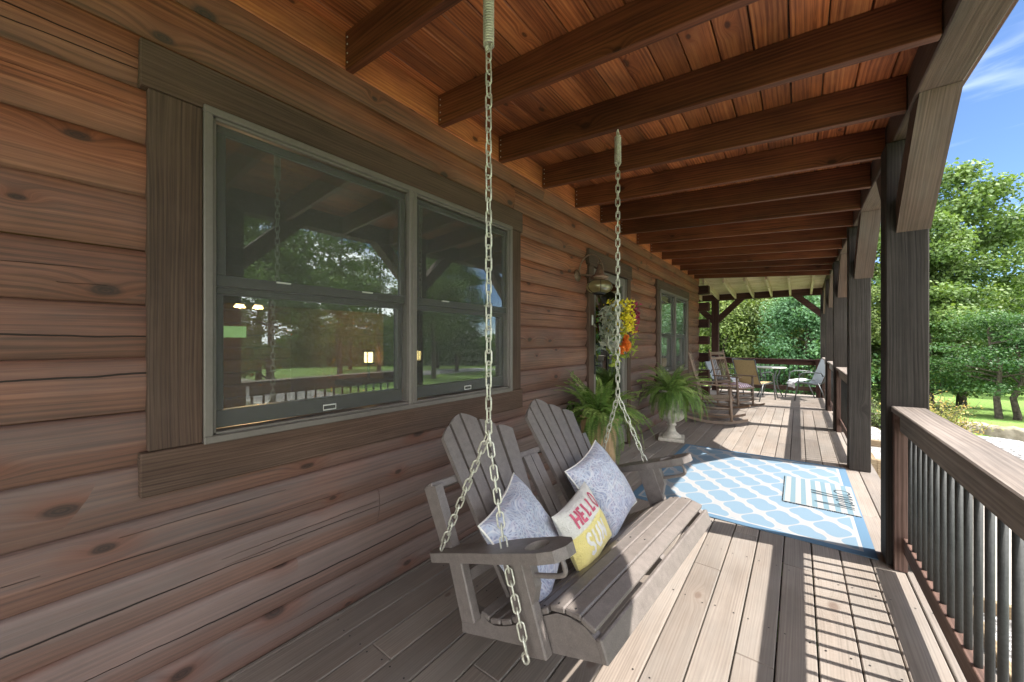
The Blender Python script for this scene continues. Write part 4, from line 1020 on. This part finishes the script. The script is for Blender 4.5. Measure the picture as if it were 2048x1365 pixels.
part('plinth', 'stone', pt2, lambda m: m.box((ux-.16, uy-.16, .001), (ux+.16, uy+.16, .045), 0, .006, Matrix.Translation((ux, uy, 0)) @ Matrix.Rotation(R(12), 4, 'Z') @ Matrix.Translation((-ux, -uy, 0))))
part('urn_body', 'stone', pt2, lambda m: (m.lathe([(.125, .045), (.12, .065), (.095, .085), (.065, .11), (.048, .15), (.045, .19), (.062, .2), (.065, .215), (.05, .225), (.055, .24), (.1, .26), (.15, .30), (.163, .34), (.158, .375), (.13, .40), (.112, .415)], (ux, uy, 0), 72, (12, .24, .40, .04)),
    m.lathe([(.112, .415), (.108, .43), (.112, .5), (.125, .58), (.15, .64), (.175, .665), (.178, .68), (.165, .682), (.14, .64), (.001, .62)], (ux, uy, 0), 72, (18, .43, .62, .04))))
f2 = thing('fern_plant', (ux, uy, .64), 'drooping green fern on the stone urn near the far window', 'fern', 'potted ferns'); fern_obj(f2, (ux, uy, .64), .08, 140, .36, .60, 11)
# ================================================================ wall lantern
lx, ly, lz = -1.60, 3.55, 1.885
lt = thing('wall_lantern', (-1.79, ly-.06, lz+.1), 'copper onion style wall lantern mounted beside the door', 'lantern')
part('backplate', 'copper', lt, lambda m: (m.grid(lambda u, v: (-1.802+.028*math.sin(v*1.57), 3.46+.062*math.cos(v*1.57)*math.cos(u*6.283), 2.02+.062*math.cos(v*1.57)*math.sin(u*6.283)), 24, 6), m.tube([(-1.775, 3.46, 2.02), (-1.70, 3.49, 2.02), (-1.64, 3.54, 2.01)], .008)))
part('hanger_loop', 'copper', lt, lambda m: m.tube([(lx-.075-.11*math.cos(a*math.pi/14), ly-.03-.05*math.cos(a*math.pi/14), 2.04+.19*math.sin(a*math.pi/14)) for a in range(0, 15)], .0065, 8))
part('lantern_cap', 'copper', lt, lambda m: (m.lathe([(.004, .27), (.02, .255), (.022, .23), (.055, .165), (.058, .155), (.09, .15), (.094, .135), (.07, .12), (.062, .108)], (lx, ly, lz-.03), 28), m.tube([(lx+.016*math.cos(a*.5), ly, lz+.258+.018*math.sin(a*.5)) for a in range(13)], .003, 6, True)))
gp = [(.06, -.01), (.085, -.004), (.12, .02), (.134, .052), (.122, .085), (.09, .106), (.066, .112)]
gp = [(r, z-.04+lz) for r, z in gp]
part('globe', 'globe', lt, lambda m: m.lathe(gp, (lx, ly, 0), 32))
part('bulb', 'bulb', lt, lambda m: m.lathe([(.001, -.0), (.016, .012), (.02, .03), (.014, .05), (.012, .07)], (lx, ly, lz-.02), 16))
part('cage', 'black', lt, lambda m: ([m.tube([(lx+(r+.003)*math.cos(k*math.pi/3), ly+(r+.003)*math.sin(k*math.pi/3), z) for r, z in gp], .003, 5) for k in range(6)],
     m.tube([(lx+.121*math.cos(a*.2618), ly+.121*math.sin(a*.2618), lz+.012) for a in range(24)], .0032, 5, True), m.lathe([(.045, -.065), (.06, -.063), (.062, -.045), (.055, -.042)], (lx, ly, lz), 24)))
# ================================================================ wreath / floral door spray
wc = Vector((-1.73, 4.17, 1.52))
wr = thing('door_wreath', wc, 'floral door wreath of silver leaves with yellow, orange and magenta flowers', 'wreath')
def leaves(m, n, box, ln, wd, seed, out=.12, ball=None):
    rd = random.Random(seed)
    for _ in range(n):
        y = rd.uniform(*box[0]); z = rd.uniform(*box[1]); p = wc+Vector((rd.uniform(0, out), y, z)); d = Vector((rd.uniform(.1, 1), rd.gauss(0, .7), rd.gauss(.1, .7))).normalized()
        s_ = d.cross(Vector((rd.gauss(0, 1), rd.gauss(0, 1), rd.gauss(0, 1)))).normalized(); up = s_.cross(d); l = ln*rd.uniform(.7, 1.2)
        m.add([p, p+d*l*.45+s_*wd+up*.006, p+d*l-up*.012, p+d*l*.45-s_*wd+up*.006], [[0, 1, 2, 3]], [[(0, 0), (1, 0), (1, 1), (0, 1)]], (rd.random(), 0))
part('silver_leaves', 'silver', wr, lambda m: leaves(m, 190, ((-.46, -.10), (-.26, .22)), .12, .021, 1, .16))
part('lime_leaves', 'lime', wr, lambda m: (leaves(m, 300, ((-.20, .22), (-.36, .14)), .07, .013, 2, .22), leaves(m, 60, ((-.12, .08), (-.46, -.3)), .06, .01, 3, .06)))
part('green_leaves', 'fern', wr, lambda m: leaves(m, 90, ((-.2, .2), (-.02, .30)), .08, .012, 4))
part('yellow_flowers', 'yellow', wr, lambda m: leaves(m, 460, ((-.24, .06), (-.10, .28)), .042, .017, 5, .27))['kind'] = 'stuff'
part('magenta_flowers', 'magenta', wr, lambda m: leaves(m, 300, ((.02, .22), (-.08, .26)), .048, .013, 6, .26))['kind'] = 'stuff'
part('pale_blue_flowers', 'palebl', wr, lambda m: leaves(m, 90, ((.06, .2), (-.30, -.18)), .028, .011, 7, .12))
def orange(m):
    for (cy, cz, r) in ((-.30, -.22, .10), (-.40, -.26, .075), (-.27, -.14, .07)):
        for k in range(26):
            a = random.uniform(0, 6.28); e = random.uniform(.1, 1.2); d = Vector((math.sin(e), math.cos(e)*math.cos(a), math.cos(e)*math.sin(a)))
            s_ = d.cross(Vector((1, .2, .3))).normalized(); p = wc+Vector((.25, cy-.02, cz)); u_ = s_.cross(d)
            m.add([p, p+d*r*.6+s_*r*.35, p+d*r+u_*.01, p+d*r*.6-s_*r*.35], [[0, 1, 2, 3]], [[(0, 0), (1, 0), (1, 1), (0, 1)]])
part('orange_blooms', 'orange', wr, orange)
part('wreath_ring', 'rib', wr, lambda m: m.tube([wc+Vector((.02, .17*math.cos(a*.2618), .02+.22*math.sin(a*.2618))) for a in range(24)], .012, 6, True))
# ================================================================ rocking chairs (local: faces +X, origin at floor centre)
def rocker(loc, rz, label, cushion=False):
    t = thing('rocking_chair', (0, 0, 0), label, 'rocking chair', 'wooden rocking chairs')
    def rk(y): return lambda m: [m.prism([(x_, z_) for x_, z_ in [(-.46+.92*k/14, .008+.62*((k/14-.5)**2)*.55) for k in range(15)]]+[(-.46+.92*(14-k)/14, .052+.62*(((14-k)/14-.5)**2)*.50) for k in range(15)], 1, y-.014, y+.014)]
    for y in (-.255, .255):
        part('rocker_runner', 'rocker', t, rk(y))
        part('front_leg', 'rocker', t, lambda m: m.tube([(.24, y, .055), (.235, y, .12), (.225, y, .40), (.215, y*1.06, .63)], [.014, .022, .024, .019], 10))
        part('rear_post', 'rocker', t, lambda m: m.tube([(-.19, y*.92, .06), (-.20, y*.92, .38), (-.27, y*.92, .70), (-.38, y*.92, 1.14), (-.39, y*.92, 1.17)], [.016, .023, .022, .018, .01], 10))
        part('armrest', 'rocker', t, lambda m: m.prism([(-.28, y-.025), (.10, y-.035), (.26, y-.045), (.30, y), (.26, y+.045), (.10, y+.035), (-.28, y+.025)], 2, .63, .65))
        part('stretcher', 'rocker', t, lambda m: [m.tube([(.235, y, z), (-.195, y*.95, z-.01)], .010, 8) for z in (.17, .27)])
    part('stretcher', 'rocker', t, lambda m: [m.tube([(.237, -.255, z), (.237, .255, z)], .010, 8) for z in (.15, .23, .31)])
    part('stretcher', 'rocker', t, lambda m: [m.tube([(-.196, -.235, z), (-.196, .235, z)], .010, 8) for z in (.18, .28)])
    part('seat', 'seatweave', t, lambda m: m.grid(lambda u, v: (-.20+.46*u, -.25+.50*v, .40+.03*u+.012*math.sin(v*60)*.3+(.0 if .02 < u < .98 else -.03)), 20, 30, lambda u, v: (u, v*.5)))
    part('seat_frame', 'rocker', t, lambda m: (m.tube([(.25, -.255, .41), (.25, .255, .41)], .02, 8), m.tube([(-.2, -.24, .38), (-.2, .24, .38)], .018, 8), m.tube([(.25, -.25, .41), (-.2, -.24, .385)], .016, 8), m.tube([(.25, .25, .41), (-.2, .24, .385)], .016, 8)))
    def bp_(z): return -.27-(z-.70)*.25 if z > .7 else -.20-(z-.38)*.22
    def sl(m):
        for z, h in ((1.06, .06), (.96, .055)): m.box((bp_(z)-.008, -.225, z), (bp_(z)+.008, .225, z+h), 1, .004)
        m.box((bp_(.50)-.01, -.225, .49), (bp_(.50)+.01, .225, .53), 1, .004)
        for k in range(8): y = -.175+.05*k; m.tube([(bp_(.52), y, .52), (bp_(.74)+.01, y, .74), (bp_(.97), y, .97)], .0085, 6)
    part('back_slats', 'rocker', t, sl)
    if cushion: part('seat_cushion', 'stripe', t, lambda m: (m.grid(lambda u, v: (-.18+.42*u, -.22+.44*v, .43+.075*(1-(2*u-1)**4)**.5*(1-(2*v-1)**4)**.5), 14, 14, lambda u, v: (v*.44, u*.42))))
    t.location = loc; t.rotation_euler = (0, 0, rz); return t
rocker((-1.12, 7.08, 0), R(9), 'nearer weathered wooden rocking chair beside the stone urn')
rocker((-1.05, 8.85, 0), R(-24), 'far wooden rocking chair with mauve striped seat cushion and tall slatted back', True)
# ================================================================ patio set
def sling(loc, rz, label, fab, towel=False):
    t = thing('patio_chair', (0, 0, 0), label, 'chair', 'sling patio chairs')
    for y in (-.27, .27):
        part('side_frame', 'pframe', t, lambda m: (m.tube([(.30, y, .0), (.24, y, .35), (.20, y, .60), (.12, y, .64), (-.05, y, .645), (-.20, y, .63), (-.24, y, .55)], .013, 8), m.tube([(-.30, y*1.05, 0), (-.14, y, .40)], .013, 8), m.tube([(.24, y*.95, .40), (-.18, y*.95, .37), (-.25, y*.95, .42), (-.42, y*.95, .93)], .012, 8)))
    P = [(.26, .40), (.2, .425), (.0, .395), (-.16, .375), (-.22, .42), (-.28, .58), (-.36, .78), (-.42, .93), (-.44, .935)]
    def f(u, v):
        x = u*(len(P)-1); j = min(int(x), len(P)-2); e = x-j; a, b = P[j], P[j+1]; return (a[0]+(b[0]-a[0])*e, -.25+.5*v, a[1]+(b[1]-a[1])*e-.02*math.sin(v*math.pi)*(1 if j < 4 else .3))
    part('sling_seat', fab, t, lambda m: m.grid(f, 40, 10))
    part('cross_bar', 'pframe', t, lambda m: (m.tube([(-.43, -.26, .93), (-.43, .26, .93)], .012, 8), m.tube([(.24, -.26, .395), (.24, .26, .395)], .012, 8), m.tube([(-.14, -.27, .36), (-.14, .27, .36)], .01, 8)))
    t.location = loc; t.rotation_euler = (0, 0, rz)
    if towel:
        tw = thing('folded_towel', (0, 0, 0), towel, 'towel', 'white towels on the patio chairs')
        part('towel_cloth', 'towel', tw, lambda m: (m.grid(lambda u, v: (-.16+.46*u, -.2+.4*v, .435+.035*math.sin(math.pi*min(1, u*1.3))+.008*math.sin(v*19+u*9)-(.09*max(0, u-.85)/.15)), 20, 16), m.grid(lambda u, v: (.26+.02*math.sin(v*9), -.2+.4*v, .40-.13*u), 6, 16)))
        tw.location = loc; tw.rotation_euler = (0, 0, rz)
    return t
sling((-.80, 10.35, 0), R(62), 'tan sling patio chair seen from behind beside the table', 'tan')
sling((.12, 11.0, 0), R(200), 'grey sling patio chair facing left near the corner post', 'greysling', 'white towel draped on the grey chair near the corner post')
sling((-1.45, 10.75, 0), R(-20), 'grey sling patio chair half hidden behind the rocking chair', 'greysling', 'white towel on the chair behind the rocking chair')
tt = thing('patio_table', (-.55, 11.0, 0), 'small round glass topped patio table between the sling chairs', 'table')
part('table_top', 'white', tt, lambda m: m.lathe([(.001, .70), (.31, .70), (.33, .705), (.33, .72), (.31, .725), (.001, .725)], (-.55, 11.0, 0), 40))
for k in range(4):
    a = k*math.pi/2+.6; c_, s_ = math.cos(a), math.sin(a)
    part('leg', 'pframe', tt, lambda m: m.tube([(-.55+.3*c_, 11+.3*s_, .002), (-.55+.18*c_, 11+.18*s_, .25), (-.55+.16*c_, 11+.16*s_, .45), (-.55+.26*c_, 11+.26*s_, .70)], .012, 8))
# ================================================================ trees
def tree_mesh(h, r, zc, nleaf, leaf, lmat, seed, trunk_r=.14, trunks=1, flat=1.0, clumps=60, droop=0):
    """crown mesh and trunk mesh in local coordinates"""
    rg = np.random.default_rng(seed); tr = MB(); cl = []
    for q in range(trunks):
        bx, by = (rg.normal(0, .22, 2) if trunks > 1 else (0, 0)); top = Vector((bx*3+rg.normal(0, .2), by*3+rg.normal(0, .2), h*.92)); base = Vector((bx, by, -.3))
        P = [base.lerp(top, t)+Vector((rg.normal(0, .08), rg.normal(0, .08), 0))*(t*2) for t in (0, .1, .25, .4, .55, .7, .85, 1)]
        tr.tube(P, [trunk_r*(1.25, 1, .85, .7, .55, .4, .25, .08)[i]/(1 if trunks == 1 else 1.25) for i in range(8)], 9)
        for b in range(int(clumps/trunks)):
            t = zc+(1-zc)*rg.random()**.85*.97; x = t*7; j = min(int(x), 6); s0 = P[j].lerp(P[j+1], x-j)
            az = rg.uniform(0, 6.28); rel = (t-zc)/(1-zc); rad = r*(1-rel**1.7*.8)*(.45+.6*rg.random())*(1 if rel > .12 else .8)
            e = s0+Vector((math.cos(az)*rad, math.sin(az)*rad, rad*(.30-droop)*rg.uniform(.2, 1.2)))
            mid = s0.lerp(e, .5)+Vector((0, 0, rad*.10))
            if b % 2 == 0: tr.tube([s0, mid, e], [trunk_r*.28*(1-rel*.7)+.008, trunk_r*.16, .006], 5)
            cl.append((e, r*rg.uniform(.20, .36))); 
            if rad > r*.5: cl.append((mid.lerp(e, .4), r*rg.uniform(.16, .28)))
    cl_c = np.array([c[0] for c in cl]); cl_r = np.array([c[1] for c in cl]); k = len(cl); w_ = cl_r**2; w_ /= w_.sum()
    ii = rg.choice(k, nleaf, p=w_); d = rg.normal(0, 1, (nleaf, 3)); d /= np.linalg.norm(d, axis=1)[:, None]
    rad = rg.random(nleaf)**.45; off = d*rad[:, None]*cl_r[ii][:, None]; off[:, 2] *= .62*flat; pos = cl_c[ii]+off
    nrm = d*.6+rg.normal(0, .55, (nleaf, 3))+np.array([0, 0, .55]); nrm /= np.linalg.norm(nrm, axis=1)[:, None]
    a = np.cross(nrm, rg.normal(0, 1, (nleaf, 3))); a /= np.linalg.norm(a, axis=1)[:, None]; b = np.cross(nrm, a)
    s_ = leaf*rg.uniform(.6, 1.25, nleaf)[:, None]
    V = np.stack([pos-a*s_*.5, pos+b*s_*.32+nrm*s_*.08, pos+a*s_*.5, pos-b*s_*.32+nrm*s_*.08], 1).reshape(-1, 3)
    me = bpy.data.meshes.new('crown'); me.vertices.add(nleaf*4); me.vertices.foreach_set('co', V.astype(np.float32).ravel())
    me.loops.add(nleaf*4); me.loops.foreach_set('vertex_index', np.arange(nleaf*4, dtype=np.int32)); me.polygons.add(nleaf)
    me.polygons.foreach_set('loop_start', np.arange(0, nleaf*4, 4, dtype=np.int32)); me.update(calc_edges=True)
    l = me.uv_layers.new(name='rnd'); rr = (rg.random(nleaf)*.6+rg.random(k)[ii]*.4); l.data.foreach_set('uv', np.repeat(np.stack([rr, rr], 1), 4, 0).astype(np.float32).ravel())
    me.materials.append(M[lmat]); o_ = tr.build('trunk', 'bark', root=(0, 0, 0)); tm = o_.data; bpy.data.objects.remove(o_)
    return me, tm
def recolor(ms, lmat):
    me = ms[0].copy(); me.materials[0] = M[lmat]; return me, ms[1]
TM = {'tall': tree_mesh(11, 2.9, .12, 26000, .17, 'leafA', 1, clumps=85), 'tall2': tree_mesh(9.8, 2.6, .22, 13000, .16, 'leafA', 2, clumps=60),
      'round': tree_mesh(8, 3.0, .08, 26000, .15, 'leafB', 3, clumps=90), 'low': tree_mesh(4.3, 2.7, .24, 17000, .10, 'leafE', 4, .13, 2, .55, 60, .12),
      'thin': tree_mesh(10.5, 2.2, .3, 7000, .17, 'leafC', 5, .12, clumps=50)}
TM['roundC'] = recolor(TM['round'], 'leafC'); TM['roundD'] = recolor(TM['round'], 'leafD'); TM['tallB'] = recolor(TM['tall'], 'leafB'); TM['tallC'] = recolor(TM['tall'], 'leafC')
def tree(kind, x, y, s_, rz, label, group, z=None):
    t = thing('leafy_tree', (x, y, (gz(x, y) if z is None else z)), label, 'tree', group, rz); t.scale = (s_, s_, s_)
    for nm, me in zip(('crown', 'trunk'), TM[kind]):
        o_ = bpy.data.objects.new(nm, me); sc.collection.objects.link(o_); o_.parent = t
    return t
G1 = 'trees beyond the lawn on the right'; G2 = 'trees in the woods behind the far railing'; G3 = 'yard trees in front of the house mirrored in the window'
tree('tall', 5.1, 22.5, .95, .4, 'tallest leafy tree right of the nearest post against the sky', G1)
tree('tallC', 2.9, 22.5, .84, 2.1, 'lighter leafy tree seen just left of the nearest post', G1)
tree('tall', 3.9, 20.5, .72, 1.2, 'bushy mid green tree filling the gap behind the nearest post', G1)
tree('tall2', 9.9, 30.5, 1.02, 3.2, 'airy tree with sky showing through at the right picture edge', G1)
tree('tall2', 12.2, 37, 1.0, 5.0, 'second airy tree behind the one at the right picture edge', G1)
tree('low', 4.75, 17.3, .78, .0, 'low spreading lawn tree with two dark trunks', G1)
tree('low', 6.35, 18.9, .72, 1.9, 'low tree partly cut off by the right picture edge', G1)
tree('round', 6.6, 33, .8, .7, 'dark round tree at the far edge of the lawn', G1)
tree('roundC', 9.3, 35, .75, 2.7, 'yellow green tree at the back of the lawn', G1)
tree('round', 12.5, 40, .9, 4.7, 'dark tree closing the far lawn on the right', G1)
W_ = [('roundD', .1, 18.0, .66, 'blue green tree right behind the far railing centre'), ('roundC', -2.9, 19.3, .85, 'yellow green tree behind the dark railing post'), ('round', .7, 20.3, .85, 'dark tree behind the far corner post'),
      ('roundC', -1.3, 20.6, .95, 'bright yellow green tree deeper in the woods behind the table'), ('tallC', -3.4, 24.5, .95, 'tall yellow green tree at the left of the woods'), ('roundD', -4.3, 21.5, .8, 'blue green tree at the left edge of the woods'),
      ('tallB', .9, 26, .95, 'tall dark tree deep in the woods'), ('tall', -1.8, 29, 1.0, 'tall tree farthest back in the woods'), ('roundC', 1.9, 19.6, .62, 'small yellow green tree between the far posts'), ('tallB', -5.4, 29, 1.1, 'tall dark tree at the back left of the woods')]
for i, (k, x, y, s_, lb) in enumerate(W_): tree(k, x, y, s_, i*1.37, lb, G2)
RT = [('tall', 14.5, 6.5, 1.0, 'large yard tree in front of the big window'), ('tall2', 19, 12, 1.15, 'round dark yard tree beyond the driveway'), ('tallB', 22, 4, 1.2, 'tall dark yard tree across the driveway'), ('tall2', 16, 17, 1.1, 'airy yard tree right of the drive'),
      ('tall2', 24, 18, 1.2, 'dark round tree at the end of the yard'), ('tall2', 26, 10, 1.3, 'tallest dark tree across the yard'), ('tall2', 27, 27, 1.3, 'blue green yard tree at the far bend'), ('tallB', 21, 24, 1.2, 'tall dark tree near the driveway bend'),
      ('round', 28, -4, 1.4, 'dark round tree left across the yard'), ('tall', 20, -6, 1.2, 'tall yard tree on the left of the drive'), ('tall2', 32, 20, 1.2, 'tall tree in the back row of the yard'), ('tall2', 33, 4, 1.3, 'broad dark tree in the back row of the yard')]
for i, (k, x, y, s_, lb) in enumerate(RT): tree(k, x, y, s_, i*2.2, lb, G3)
def wood_mass():
    rg = np.random.default_rng(9); n = 60000; th = rg.uniform(R(-28), R(78), n)   # angle from +Y towards +X
    dist = rg.uniform(44, 60, n); x = np.sin(th)*dist; y = np.cos(th)*dist; hmax = 6.0+1.6*np.sin(th*9)+1.1*np.sin(th*23+1)
    z = -4+hmax*rg.random(n)**.8+1.0; pos = np.stack([x, y, z], 1); nrm = rg.normal(0, 1, (n, 3)); nrm /= np.linalg.norm(nrm, axis=1)[:, None]
    a = np.cross(nrm, rg.normal(0, 1, (n, 3))); a /= np.linalg.norm(a, axis=1)[:, None]; b = np.cross(nrm, a); s_ = rg.uniform(.3, .75, n)[:, None]
    V = np.stack([pos-a*s_*.5, pos+b*s_*.4, pos+a*s_*.5, pos-b*s_*.4], 1).reshape(-1, 3)
    me = bpy.data.meshes.new('distant_woods'); me.from_pydata(V.tolist(), [], np.arange(n*4).reshape(-1, 4).tolist()); me.materials.append(M['leafB'])
    l = me.uv_layers.new(name='rnd'); rr = rg.random(n); l.data.foreach_set('uv', np.repeat(np.stack([rr, rr], 1), 4, 0).astype(np.float32).ravel())
    o_ = bpy.data.objects.new('distant_woods', me); sc.collection.objects.link(o_); tag(o_, kind='stuff')
wood_mass()
def shrub(x, y, h, r, n, seed, label, mat='shrub', leaf=.045):
    rg = random.Random(seed); t = thing('garden_shrub', (x, y, gz(x, y)), label, 'shrub', 'garden shrubs'); st = MB(); lf = MB(); z0 = gz(x, y)
    for i in range(n):
        az = rg.uniform(0, 6.28); el = R(rg.uniform(30, 88)); ln = h*rg.uniform(.6, 1.05); p = Vector((x+rg.uniform(-.1, .1), y+rg.uniform(-.1, .1), z0)); d = Vector((math.cos(az)*math.cos(el)*r/h*1.6, math.sin(az)*math.cos(el)*r/h*1.6, math.sin(el))); pts = [p+d*ln*k/6+Vector((0, 0, -.15*r*(k/6)**2)) for k in range(7)]
        st.tube(pts, [.006-.0007*k for k in range(7)], 4)
        for k in range(34):
            u = rg.uniform(.15, 1)*6; j = min(int(u), 5); q = pts[j].lerp(pts[j+1], u-j)+Vector((rg.gauss(0, .04), rg.gauss(0, .04), rg.gauss(0, .04))); dd = Vector((rg.gauss(0, 1), rg.gauss(0, 1), rg.gauss(.3, 1))).normalized(); ss = dd.orthogonal().normalized()
            l = leaf*rg.uniform(.6, 1.3); lf.add([q, q+dd*l*.5+ss*l*.3, q+dd*l, q+dd*l*.5-ss*l*.3], [[0, 1, 2, 3]], [[(0, 0)]*4], (rg.random(), 0))
    st.build('stems', 'bark', t); lf.build('leaves', mat, t)
shrub(1.75, 9.9, 1.05, .55, 70, 1, 'golden leaved shrub with reddish tips behind the nearest post')
shrub(2.15, 10.35, .85, .45, 45, 2, 'smaller golden shrub beside the stone curb')
shrub(1.25, 10.6, .9, .5, 40, 3, 'green garden shrub left of the nearest post', 'leafC')
